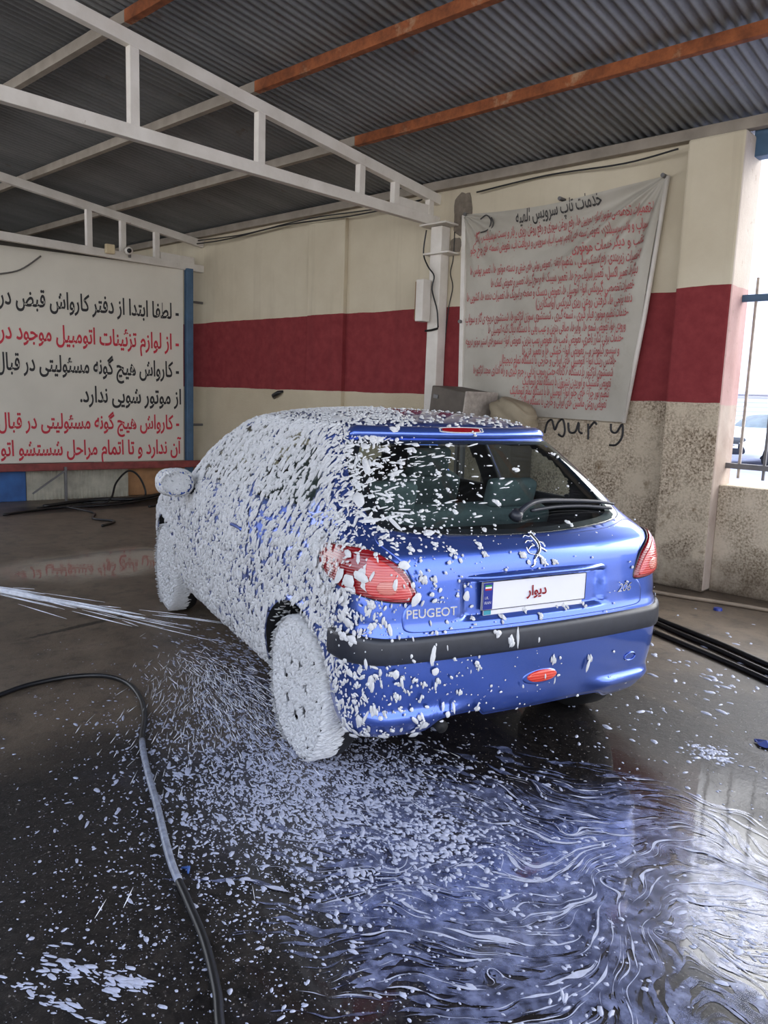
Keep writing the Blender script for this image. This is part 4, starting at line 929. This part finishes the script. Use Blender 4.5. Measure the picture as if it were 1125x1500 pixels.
# roof, left half thicker than the right
coat(6000, -2.4, 2.9, 1.36, ZT-.001, lambda t, z: np.clip(np.where((t > .25), .9, .16)-.45*sm(np.abs(t), 1.6, .2)*(z > 1.44), .06, 1), .013, .006, .005, (-.9, .5, .1), .3)
# rear corner thinning out over the tail
corner = lambda t, z: np.clip(sm(t, .26, .62)**2.0*.95, 0, 1)
coat(4200, .20, .66, .24, 1.36, corner, .009, .0034, .005, (-.25, .25, 1.0), .45, .5, .010)
coat(800, .12, .60, .24, 1.36, lambda t, z: np.clip(sm(t, .05, .55)*.75, 0, 1), .0065, .0055, .004, (0, .2, 1.0), .6, .6, .016)
# small drops over the whole tail, glass and bumper
drop_d = lambda t, z: np.clip(.10+.9*sm(t, -.25, .5), 0, 1)*np.where(z > .66, 1.0, .7)
coat(2100, -.55, .62, .23, 1.40, drop_d, .0026, .0023, .002, (0, .2, 1), .8, .5, .0105)
coat(420, -.55, .62, .28, 1.38, drop_d, .0062, .0048, .004, (0, .2, 1), .6, .45, .0105)
coat(170, -.10, .6, 1.05, 1.34, drop_d, .016, .0026, .003, (.0, 1.0, -.25), .15, .4, .0105)
coat(110, -.45, .58, .26, .66, drop_d, .014, .0042, .004, (0, .05, 1), .12, .4, .020)
coat(170, .36, .63, .78, .975, lambda t, z: .35+.65*sm(t, .40, .58), .0075, .0042, .004, (-.1, .1, 1), .7, .6, .0265)
SPL = [(.034, 1.101, 12, 11), (-.17, 1.219, 6, 18), (.211, 1.073, 8, 9), (.262, 1.107, 6, 7), (.379, .966, 10, 9), (.27, .958, 10, 11), (.052, .93, 11, 13), (.096, .603, 20, 9), (.14, .642, 10, 12),
       (-.059, .492, 18, 5), (-.199, .47, 18, 4), (.468, .272, 17, 6), (.457, .381, 20, 7), (.222, 1.211, 6, 9), (.374, 1.17, 6, 6), (.248, 1.13, 6, 9), (.206, 1.149, 6, 6), (.314, .978, 8, 8), (.183, .97, 10, 8),
       (.173, .942, 9, 7), (.328, 1.059, 5, 6), (.381, 1.105, 7, 6), (.292, 1.011, 7, 7), (.447, 1.061, 7, 6), (.398, 1.05, 7, 6), (-.189, 1.018, 8, 10), (-.499, 1.275, 5, 14), (.471, .78, 12, 10),
       (.508, .649, 14, 15), (.528, .654, 12, 13), (.421, .526, 8, 6), (.302, .476, 12, 5), (.338, .47, 10, 5), (.406, .428, 14, 6), (.237, .416, 12, 5), (.187, .512, 9, 5), (-.007, .683, 10, 7),
       (.117, .69, 14, 6), (.038, .706, 12, 6), (-.056, .896, 7, 11), (-.015, .905, 10, 9), (.347, .866, 14, 10), (.029, 1.39, 4, 10), (.388, 1.371, 9, 18), (.369, 1.38, 15, 6), (-.06, 1.361, 5, 9), (-.10, .70, 12, 5), (-.17, .698, 8, 6)]
sp_ = np.array(SPL); P = surf(sp_[:, 0], sp_[:, 1], np.where((sp_[:, 1] > .55) & (sp_[:, 1] < .655), .021, np.where(sp_[:, 1] > 1.35, .031, .0105))); k = len(P)
parts.append(flecks(P, nrm(P), np.tile([0, .05, 1.0], (k, 1)), sp_[:, 2]*.00125, sp_[:, 3]*.00125, np.full(k, .007), .22))
for du, dz in ((-.008, -.010), (.010, .006), (.004, -.015)):
    P = surf(sp_[:, 0]+du*rn.uniform(.3, 1, k), sp_[:, 1]+dz*rn.uniform(.3, 1, k), np.where((sp_[:, 1] > .55) & (sp_[:, 1] < .655), .021, np.where(sp_[:, 1] > 1.35, .031, .0105)))
    parts.append(flecks(P, nrm(P), np.tile([0, .05, 1.0], (k, 1)), sp_[:, 2]*.0008, sp_[:, 3]*.0008, np.full(k, .006), .3))
# wheels: left pair caked in foam
for xa, cnt in ((0.0, 2700), (2.442, 1900)):
    r = np.sqrt(rn.uniform(.0, 1, cnt))*.297; a = rn.uniform(0, 2*PI, cnt); ang = (a/(2*PI)*84) % 12
    ok = ~((r > .088) & (r < .145) & (ang < 4.9) & (rn.random(cnt) < .995)); r, a = r[ok], a[ok]; k = len(r)
    P = np.stack([xa+r*np.cos(a), np.full(k, .715+.085)-.012*((r > .25)*(r-.25)/.05), RW+r*np.sin(a)], 1); N = np.stack([.25*np.cos(a)*(r > .26), np.ones(k), .25*np.sin(a)*(r > .26)], 1)
    D = np.array([-.45, 0, 1])[None]+rn.normal(0, .35, (k, 3)); parts.append(flecks(P, N, D, .014*rn.uniform(.6, 1.6, k), .0058*rn.uniform(.7, 1.3, k), .009*rn.uniform(.5, 1.5, k)))
    # shaggy fringe over the tyre shoulder and tread
    cnt2 = 2600; a = rn.uniform(0, 2*PI, cnt2); y = .715+rn.triangular(-.02, .075, .085, cnt2); k = cnt2
    rad = np.stack([np.cos(a), np.zeros(k), np.sin(a)], 1); P = np.array([xa, 0, RW])+rad*(RW+.001); P[:, 1] = y
    ok = P[:, 2] > .02; P, rad, y = P[ok], rad[ok], y[ok]; k = len(P)
    D = np.stack([np.zeros(k)-.2, -np.ones(k), .25*np.ones(k)], 1)+rn.normal(0, .25, (k, 3)); parts.append(flecks(P, rad, D, .020*rn.uniform(.6, 1.6, k), .0055*rn.uniform(.7, 1.3, k), .007*rn.uniform(.6, 1.4, k)))
# arch liner flecks
k = 260; a = rn.uniform(.6, 2.9, k); y = rn.uniform(.62, .80, k); P = np.stack([.383*np.cos(a), y, .285+.383*np.sin(a)], 1); parts.append(flecks(P, np.stack([-np.cos(a), 0*a, -np.sin(a)], 1), np.tile([0, 1.0, .3], (k, 1))+rn.normal(0, .5, (k, 3)), .012*rn.uniform(.5, 1.5, k), .0045*rn.uniform(.6, 1.4, k), np.full(k, .004)))
# left mirror
k = 1100; d3 = rn.normal(0, 1, (k, 3)); d3 /= np.linalg.norm(d3, axis=1, keepdims=True); d3 = d3[(d3[:, 0] > -.62)]; k = len(d3)
P = np.array([1.68, .915, .985])+np.sign(d3)*np.abs(d3)**.8*np.array([.087, .107, .08]); parts.append(flecks(P, d3, np.tile([-.3, 0, 1.0], (k, 1))+rn.normal(0, .4, (k, 3)), .012*rn.uniform(.6, 1.4, k), .005*rn.uniform(.7, 1.3, k), np.full(k, .005)))
k = 420; a = rn.uniform(0, 2*PI, k); r = np.sqrt(rn.random(k)); P = np.stack([np.full(k, 1.68-.035), .915+.088*r*np.cos(a), .985+.066*r*np.sin(a)], 1); parts.append(flecks(P, np.tile([-1.0, 0, 0], (k, 1)), np.tile([0, .4, 1.0], (k, 1))+rn.normal(0, .5, (k, 3)), .010*rn.uniform(.6, 1.4, k), .005*rn.uniform(.7, 1.3, k), np.full(k, .004)))
fo = fast_mesh('soap_foam', parts, M['foam']); fo.location = CAR_LOC; fo.rotation_euler = (0, 0, CAR_RZ)
tag(fo, 'white streaky soap foam clinging to the left side and tail of the blue car', 'foam', None, 'stuff')

# ================================================================== FLOOR: soap film, specks, hoses, water
CURVES = [[(-.55, 2.74), (-.68, 2.702), (-.899, 2.809), (-1.057, 2.792), (-1.155, 2.625), (-1.302, 2.561), (-1.462, 2.508), (-1.593, 2.517), (-1.8, 2.45)],
 [(-.52, 2.63), (-.647, 2.596), (-.849, 2.676), (-.935, 2.508), (-.986, 2.279), (-.951, 2.093), (-.921, 1.928), (-.946, 1.8), (-1.043, 1.724), (-1.14, 1.651), (-1.3, 1.56)],
 [(-.72, 2.50), (-.822, 2.414), (-.894, 2.307), (-.893, 2.182), (-.849, 2.057), (-.808, 1.893), (-.765, 1.756), (-.754, 1.666), (-.75, 1.5)],
 [(-.863, 2.34), (-.818, 2.199), (-.743, 2.06), (-.702, 1.908), (-.668, 1.753), (-.64, 1.55)],
 [(-1.012, 2.505), (-1.06, 2.271), (-1.112, 2.08), (-1.2, 1.959), (-1.322, 1.892), (-1.449, 1.826)], [(-1.416, 1.899), (-1.5, 1.773), (-1.503, 1.673), (-1.567, 1.552), (-1.695, 1.468)],
 [(-.977, 1.977), (-1.049, 1.851), (-1.151, 1.771), (-1.277, 1.724), (-1.45, 1.66)], [(-.851, 1.849), (-.837, 1.725), (-.862, 1.657), (-.96, 1.6), (-1.059, 1.543), (-1.2, 1.45)],
 [(-.989, 2.693), (-1.114, 2.561), (-1.223, 2.485), (-1.37, 2.418), (-1.507, 2.364), (-1.75, 2.3)], [(-1.157, 2.3), (-1.247, 2.136), (-1.428, 2.073), (-1.567, 2.019), (-1.8, 1.9)],
 [(-.48, 2.43), (-.579, 2.393), (-.651, 2.341), (-.743, 2.313), (-.83, 2.369)], [(-.40, 1.98), (-.464, 2.02), (-.6, 2.087), (-.712, 2.128)]]
CP_, CT_ = [], []
for c_ in CURVES:
    s_ = spline(c_, 6); t_ = np.gradient(s_, axis=0); t_ /= np.linalg.norm(t_, axis=1, keepdims=True); CP_.append(s_); CT_.append(t_)
CP_ = np.concatenate(CP_); CT_ = np.concatenate(CT_)
def flow(p):
    d2 = ((p[:, None]-CP_[None])**2).sum(-1); w = 1/(d2+.0012)**1.6; v = (w[..., None]*CT_[None]).sum(1)
    for f, a, s_ in ((9, .8, .26), (21, 2.1, .30), (43, 4.0, .22)):
        ph = f*(p[:, 0]*math.cos(a)+p[:, 1]*math.sin(a)); ph2 = f*(p[:, 0]*math.cos(a+1.3)-p[:, 1]*math.sin(a+1.3))
        v = v/np.maximum(np.linalg.norm(v, axis=1, keepdims=True), 1e-6)+s_*np.stack([np.sin(ph+np.sin(ph2)), np.cos(ph2+np.sin(ph))], 1)
    for cx, cy, rc, st in ((-1.36, 2.07, .06, 1.6), (-1.18, 1.84, .05, -1.6), (-1.02, 2.22, .05, 1.4), (-1.55, 1.78, .07, -1.5), (-.80, 2.10, .05, 1.2), (-1.25, 2.38, .06, -1.4), (-1.05, 1.62, .05, 1.5), (-1.45, 2.30, .04, 1.3), (-.95, 2.55, .05, 1.2)):
        dx, dy = p[:, 0]-cx, p[:, 1]-cy; e_ = st*np.exp(-(dx*dx+dy*dy)/(rc*rc*2.2)); v = v+e_[:, None]*np.stack([-dy, dx], 1)/np.sqrt(dx*dx+dy*dy+1e-5)[:, None]
    return v/np.maximum(np.linalg.norm(v, axis=1, keepdims=True), 1e-6)
def film_density(p):
    def gb(cx, cy, sx, sy): return np.exp(-((p[:, 0]-cx)/sx)**2-((p[:, 1]-cy)/sy)**2)
    d = gb(-1.05, 2.35, .42, .42)+gb(-1.30, 2.05, .42, .38)+gb(-.85, 1.85, .26, .36)+.7*gb(-1.15, 1.68, .36, .24)+.7*gb(-.68, 2.55, .3, .3)+.35*gb(-1.6, 1.9, .3, .35)
    d = d*(1-.9*gb(-1.52, 2.02, .16, .16))*(1-.85*gb(-.70, 1.95, .10, .16))
    return d
NR = 2200
p0 = np.stack([rn.uniform(-2.0, -.35, NR*4), rn.uniform(1.2, 3.0, NR*4)], 1); p0 = p0[rn.random(len(p0)) < np.clip(film_density(p0), 0, 1)][:NR]
def stream(p0, steps, h):
    tr = [p0]; p = p0.copy()
    for _ in range(steps):
        v = flow(p); p = p+h*flow(p+.5*h*v); tr.append(p.copy())
    return np.stack(tr, 1)
TR = np.concatenate([stream(p0, 16, -.010)[:, :0:-1], stream(p0, 16, .010)], 1)         # n, 33, 2
n_, m_ = TR.shape[:2]; t_ = np.gradient(TR, axis=1); t_ /= np.maximum(np.linalg.norm(t_, axis=2, keepdims=True), 1e-6); nr_ = np.stack([-t_[..., 1], t_[..., 0]], -1)
ln_ = rn.uniform(.35, 1.0, n_); u_ = np.abs(np.linspace(-1, 1, m_))[None]/ln_[:, None]
w_ = np.clip(1-u_**2, 0, 1)**.6*(np.exp(rn.normal(math.log(.0025), .75, n_)))[:, None]*np.clip(.85+.55*np.sin(np.linspace(0, 9, m_)[None]+rn.uniform(0, 6, (n_, 1)))+.5*np.sin(np.linspace(0, 23, m_)[None]*rn.uniform(.6, 1.4, (n_, 1))+rn.uniform(0, 6, (n_, 1))), .0, 3)
def ribbons(name, sel, zlo, mat, label, wmul=1.0):
    T_, Wd, Nn = TR[sel], w_[sel]*wmul, nr_[sel]; k = len(T_); zc = zlo+rn.uniform(0, .0012, k)
    A = np.concatenate([T_+Nn*Wd[..., None], np.tile(zc[:, None, None], (1, m_, 1))], -1); B = np.concatenate([T_-Nn*Wd[..., None], np.tile(zc[:, None, None], (1, m_, 1))], -1)
    V = np.stack([A, B], 2).reshape(-1, 3); j = np.arange(m_-1); q = np.stack([2*j, 2*j+1, 2*j+3, 2*j+2], 1); Q = (np.arange(k)[:, None, None]*2*m_+q[None]).reshape(-1, 4)
    o = fast_mesh(name, [(V, np.zeros((0, 3), int), Q)], mat); tag(o, label, 'soap film', None, 'stuff'); return o
sel = rn.random(n_) < .88
ribbons('soap_film', sel, .0012, M['film'], 'bluish soap film drawn into swirling streaks over the wet floor', 2.0)
ribbons('foam_swirl', ~sel, .0026, M['foam_floor'], 'thin white foam lines curling through the soap film on the floor', .55)
# loose specks of foam on the floor
def spots(n_, cx, cy, sx, sy, rot, r0, sig, elong, dirv, jit=.5, zc=.001, hmul=.35):
    p = rn.normal(0, 1, (n_, 2))*[sx, sy]; c_, s_ = math.cos(rot), math.sin(rot); p = np.stack([cx+p[:, 0]*c_-p[:, 1]*s_, cy+p[:, 0]*s_+p[:, 1]*c_], 1)
    r = np.minimum(r0*np.exp(rn.normal(0, sig, n_)), max(.010, r0*1.6)); P = np.concatenate([p, np.full((n_, 1), zc)], 1); D = np.concatenate([np.array(dirv)[None]+rn.normal(0, jit, (n_, 2)), np.zeros((n_, 1))], 1)
    return flecks(P, np.tile([0, 0, 1.0], (n_, 1)), D, r*elong*rn.uniform(.8, 1.4, n_), r*rn.uniform(.7, 1.1, n_), r*hmul, .2, 0.0)
fs = [spots(4600, -2.12, 1.95, .34, .28, .4, .0030, .55, 2.2, (.75, -.35), .35), spots(2300, -1.75, 1.95, .34, .27, 0, .0036, .6, 1.5, (.8, -.2), .5), spots(230, -1.53, 2.02, .12, .12, 0, .0072, .45, 1.15, (1, 0), .8),
      spots(2600, -2.7, 2.1, .42, .25, -.35, .0028, .5, 2.6, (.85, -.5), .25), spots(2200, -1.9, 1.5, .42, .36, 0, .0021, .6, 1.2, (1, 0), .8), spots(1700, -1.7, 1.05, .45, .35, 0, .0013, .6, 1.2, (1, 0), .8),
      spots(500, -1.1, 1.8, .45, .4, 0, .0030, .6, 1.2, (1, 0), .8), spots(130, -1.45, 4.6, .45, .6, 0, .010, .5, 1.8, (.7, -.6), .4), spots(110, -1.25, 3.6, .4, .5, 0, .006, .6, 1.4, (.7, -.6), .6),
      spots(110, -1.14, 3.42, .06, .05, 0, .0065, .5, 1.4, (1, 0), .8), spots(60, -1.80, .83, .09, .02, .4, .0034, .5, 2.8, (1, .5), .3), spots(60, -1.76, .74, .10, .012, .3, .003, .5, 3.0, (1, .4), .3), spots(60, -1.70, .90, .04, .02, .4, .004, .5, 2.2, (1, .5), .3),
      spots(900, -3.4, 2.55, .45, .16, -.25, .0028, .5, 3.2, (.85, .15), .2), spots(420, -2.9, 1.7, .7, .3, 0, .0026, .5, 1.3, (1, 0), .8), spots(160, -1.5, 3.0, .5, .3, 0, .003, .5, 1.6, (1, 0), .5),
      spots(150, -.62, 2.25, .10, .08, 0, .005, .5, 1.8, (1, .2), .5), spots(26, -.78, 1.62, .05, .07, 0, .006, .4, 2.4, (.3, -1), .3)]
o = fast_mesh('foam_specks', fs, M['foam_floor']); tag(o, 'scattered white foam specks on the wet dark floor around the car', 'foam', None, 'stuff')

# hoses
HZ = .013
fh = spline([(-3.80, 1.20, HZ), (-3.835, 1.396, HZ), (-3.873, 1.544, HZ), (-3.85, 1.746, HZ), (-3.753, 1.886, HZ), (-3.582, 1.93, HZ), (-3.355, 1.88, HZ), (-3.135, 1.779, HZ), (-2.917, 1.642, HZ), (-2.681, 1.528, HZ), (-2.397, 1.406, HZ), (-2.067, 1.26, HZ),
             (-1.851, 1.186, HZ), (-1.667, 1.122, HZ), (-1.498, 1.044, HZ), (-1.401, .986, HZ), (-1.25, .90, HZ), (-1.0, .75, HZ)], 8)
c = empty('pressure_hose', 'black pressure washer hose curving across the floor at front left', 'hose')
mb = MB(); mb.tube([tuple(p) for p in fh], .0125, 10); mb.build('hose', M['wire'], c, True)
mb = MB(); mb.tube([tuple(p+np.array([0, 0, .0006])) for p in fh[64:93]], .0131, 10); mb.build('grey_wet_length', plain('grey_wet_hose', S(128, 134, 150), .35, var=.4, scale=40), c, True)  # paler grey stretch of the wet hose
for pl, lab in (([(-3.0, 5.72, .016), (-2.6, 5.48, .016), (-2.202, 5.228, .016), (-1.948, 5.087, .016), (-1.672, 4.951, .016), (-1.301, 4.741, .016), (-.6, 4.36, .016), (.8, 3.6, .016)], 'middle one of three black hoses on the floor right of the car'),
                ([(-3.0, 5.80, .016), (-2.6, 5.58, .016), (-2.256, 5.349, .016), (-1.949, 5.204, .016), (-1.674, 5.074, .016), (-1.362, 4.90, .016), (-.6, 4.50, .016), (.8, 3.75, .016)], 'black hose on the floor right of the car, nearest to the wall'),
                ([(-3.0, 5.50, .016), (-2.5, 5.22, .016), (-2.114, 5.009, .016), (-1.868, 4.892, .016), (-1.558, 4.751, .016), (-1.263, 4.60, .016), (-.6, 4.24, .016), (.8, 3.45, .016)], 'black hose on the floor right of the car, farthest from the wall')):
    mb = MB(); mb.tube([tuple(p) for p in spline(pl, 6)], .017, 8); tag(mb.build('floor_hose', M['wire'], smooth=True), lab, 'hose', 'hoses on the floor right of the car')
mb = MB(); mb.tube([(-2.049, 6.0, .0), (-2.049, 6.0, .018)], [.034, .03], 18); tag(mb.build('bottle_cap', plain('blue_plastic', S(40, 60, 150), .4)), 'small blue plastic cap on the floor near the low wall', 'cap')
mb = MB(); a = np.linspace(0, 2*PI, 15)[:-1]; mb.add([(-.99+.05*math.cos(t)*(1+.3*math.sin(3*t)), 3.70+.04*math.sin(t), .004+.01*abs(math.sin(2*t))) for t in a]+[(-.99, 3.70, .03)], [(i, (i+1) % 14, 14) for i in range(14)]+[tuple(range(14))[::-1]])
tag(mb.build('blue_scrap', plain('blue_cloth', S(44, 62, 130), .7)), 'crumpled blue scrap on the floor at the right edge', 'scrap')
mb = MB(); bx = [(-2.02, 1.27, .003), (-2.0, 1.285, .006), (-1.98, 1.27, .003)]; mb.tube(bx, [.003, .007, .003], 8); tag(mb.build('blue_rag', plain('blue_rag_cloth', S(50, 84, 150), .7), smooth=True), 'tiny blue scrap by the bend of the front hose', 'scrap')

# water jet from the left, and its spray
J0, J1 = np.array([-4.683-.55, 1.729-.33, .375]), np.array([-3.545, 2.413, .20])
jm = MB(); k = 1
def jet_mesh(a, b, r0, r1, wob=.0, n_=40):
    ts = np.linspace(0, 1, n_); pts = a[None]+(b-a)[None]*ts[:, None]; pts[:, 2] -= .05*ts**2*0; rr = r0+(r1-r0)*ts; rr = rr*(1+wob*rn.normal(0, 1, n_)); return [tuple(p) for p in pts], list(np.maximum(rr, .0008))
kk = NT('jet_water'); kk.set(Base_Color=kk.ramp(kk.noise(30, 4), .3, .7, S(214, 220, 232), S(244, 246, 252)), Roughness=.3, Alpha=kk.ramp(kk.noise(24, 4), .3, .6, (.8, .8, .8, 1), (1, 1, 1, 1)))
jr = kk.m
pts, rr = jet_mesh(J0, J0+(J1-J0)*.80, .030, .004, .05); jm.tube(pts, rr, 12)
for q in range(80):
    t0 = rn.uniform(.02, .85); t1 = t0+rn.uniform(.05, .22); sp2 = .012+.035*t0; o1 = rn.normal(0, sp2, 3)*[1, 1, .5]; o1[2] = min(o1[2], .03)
    a = J0+(J1-J0)*t0+o1; b_ = J0+(J1-J0)*min(t1, 1.02)+o1*1.5; b_[2] = max(b_[2], .01); a[2] = max(a[2], .01)
    jm.tube([tuple(a), tuple((a+b_)/2), tuple(b_)], [.0008, rn.uniform(.0015, .004), .0008], 5)
tag(jm.build('water_jet', jr, smooth=True), 'white jet of water shooting in low from the left at the sill of the car', 'water jet', None, 'stuff')
sm_ = MB()
for q in range(900):
    t0 = abs(rn.normal(0, .38)); ang = rn.normal(-.42, .30); base = J1+np.array([.12, -.10, -.12])+np.array([rn.normal(0, .20), rn.normal(0, .10), abs(rn.normal(0, .03))])
    d_ = np.array([math.cos(ang), math.sin(ang), 0]); a = base+d_*t0*1.5; L_ = rn.uniform(.02, .11)
    a[2] = max(.002, a[2]*max(0, 1-t0*1.2)*rn.random()); b_ = a+d_*L_; b_[2] = max(.002, b_[2]-.004)
    sm_.tube([tuple(a), tuple((a+b_)/2), tuple(b_)], [.0005, rn.uniform(.0008, .0024), .0005], 4)
tag(sm_.build('water_spray', jr, smooth=True), 'fine streaks of spray splashing over the floor beside the car', 'spray', None, 'stuff')

# parked car across the street
def parked():
    pc = empty('parked_car', 'white parked car across the street seen through the grille', 'car', (-7.06, 25.3, 0), math.radians(-101.5))
    wm = plain('white_car_paint', S(240, 244, 246), .3, var=.02); wm_b = body_mesh('body', [wm, M['inner'], M['well']], False); wm_b.parent = pc
    mb = patch(WIND, .006, 10, 4, .95, -.004); mb.build('windscreen', plain('dusty_windscreen', S(112, 124, 130), .15, var=.25, scale=3), pc, True)
    for sg in (1, -1):
        hl = [(PI-sg*.17, .70), (PI-sg*.26, .71), (PI-sg*.33, .74), (PI-sg*.34, .78), (PI-sg*.25, .77), (PI-sg*.17, .745)]
        mb = patch(hl, .012, 6, 4, .9, -.004); mb.build('headlamp', plain('headlamp_glass', S(176, 184, 200), .15, var=.3, scale=20), pc, True)
    gl = [(PI-.13, .62), (PI+.13, .62), (PI+.15, .74), (PI-.15, .74)]
    patch(gl, .008, 6, 6, .92, -.004).build('radiator_grille', M['trim_black'], pc, True)
    gl = [(PI-.17, .32), (PI+.17, .32), (PI+.12, .60), (PI-.12, .60)]
    patch(gl, .006, 6, 6, .92, -.004).build('lower_intake', M['trim_black'], pc, True)
    pt = float(surf(np.array(PI), np.array(.50))[0])+.03
    mb = MB(); mb.box((pt, 0, .52), (.01, .52, .11), None, .002); pl_ = mb.build('number_plate', M['plate_white'], pc)
    V, Fc = text_geo('۱۹۴', 1.0, .01, .001, 3); t = (V[:, 0]-V[:, 0].min())/(V[:, 0].max()-V[:, 0].min()); hh = V[:, 1].max()
    MB().add(np.stack([np.full(len(V), pt+.007), -.18+.36*t, .485+V[:, 1]/hh*.07], 1), Fc).build('plate_digits', M['plate_black'], pl_)
    for xa in (0.0, 2.442):
        for sg in (1, -1):
            mb = lathe([(.02, sg*.08), (.19, sg*.075), (.24, sg*.086), (.285, sg*.078), (RW, sg*.055), (RW, -sg*.055)], 32); w = mb.build('wheel', M['tyre'], pc, True); w.location = (xa, sg*.715, RW-.004)
parked()
print('OBJECTS', len(bpy.data.objects))
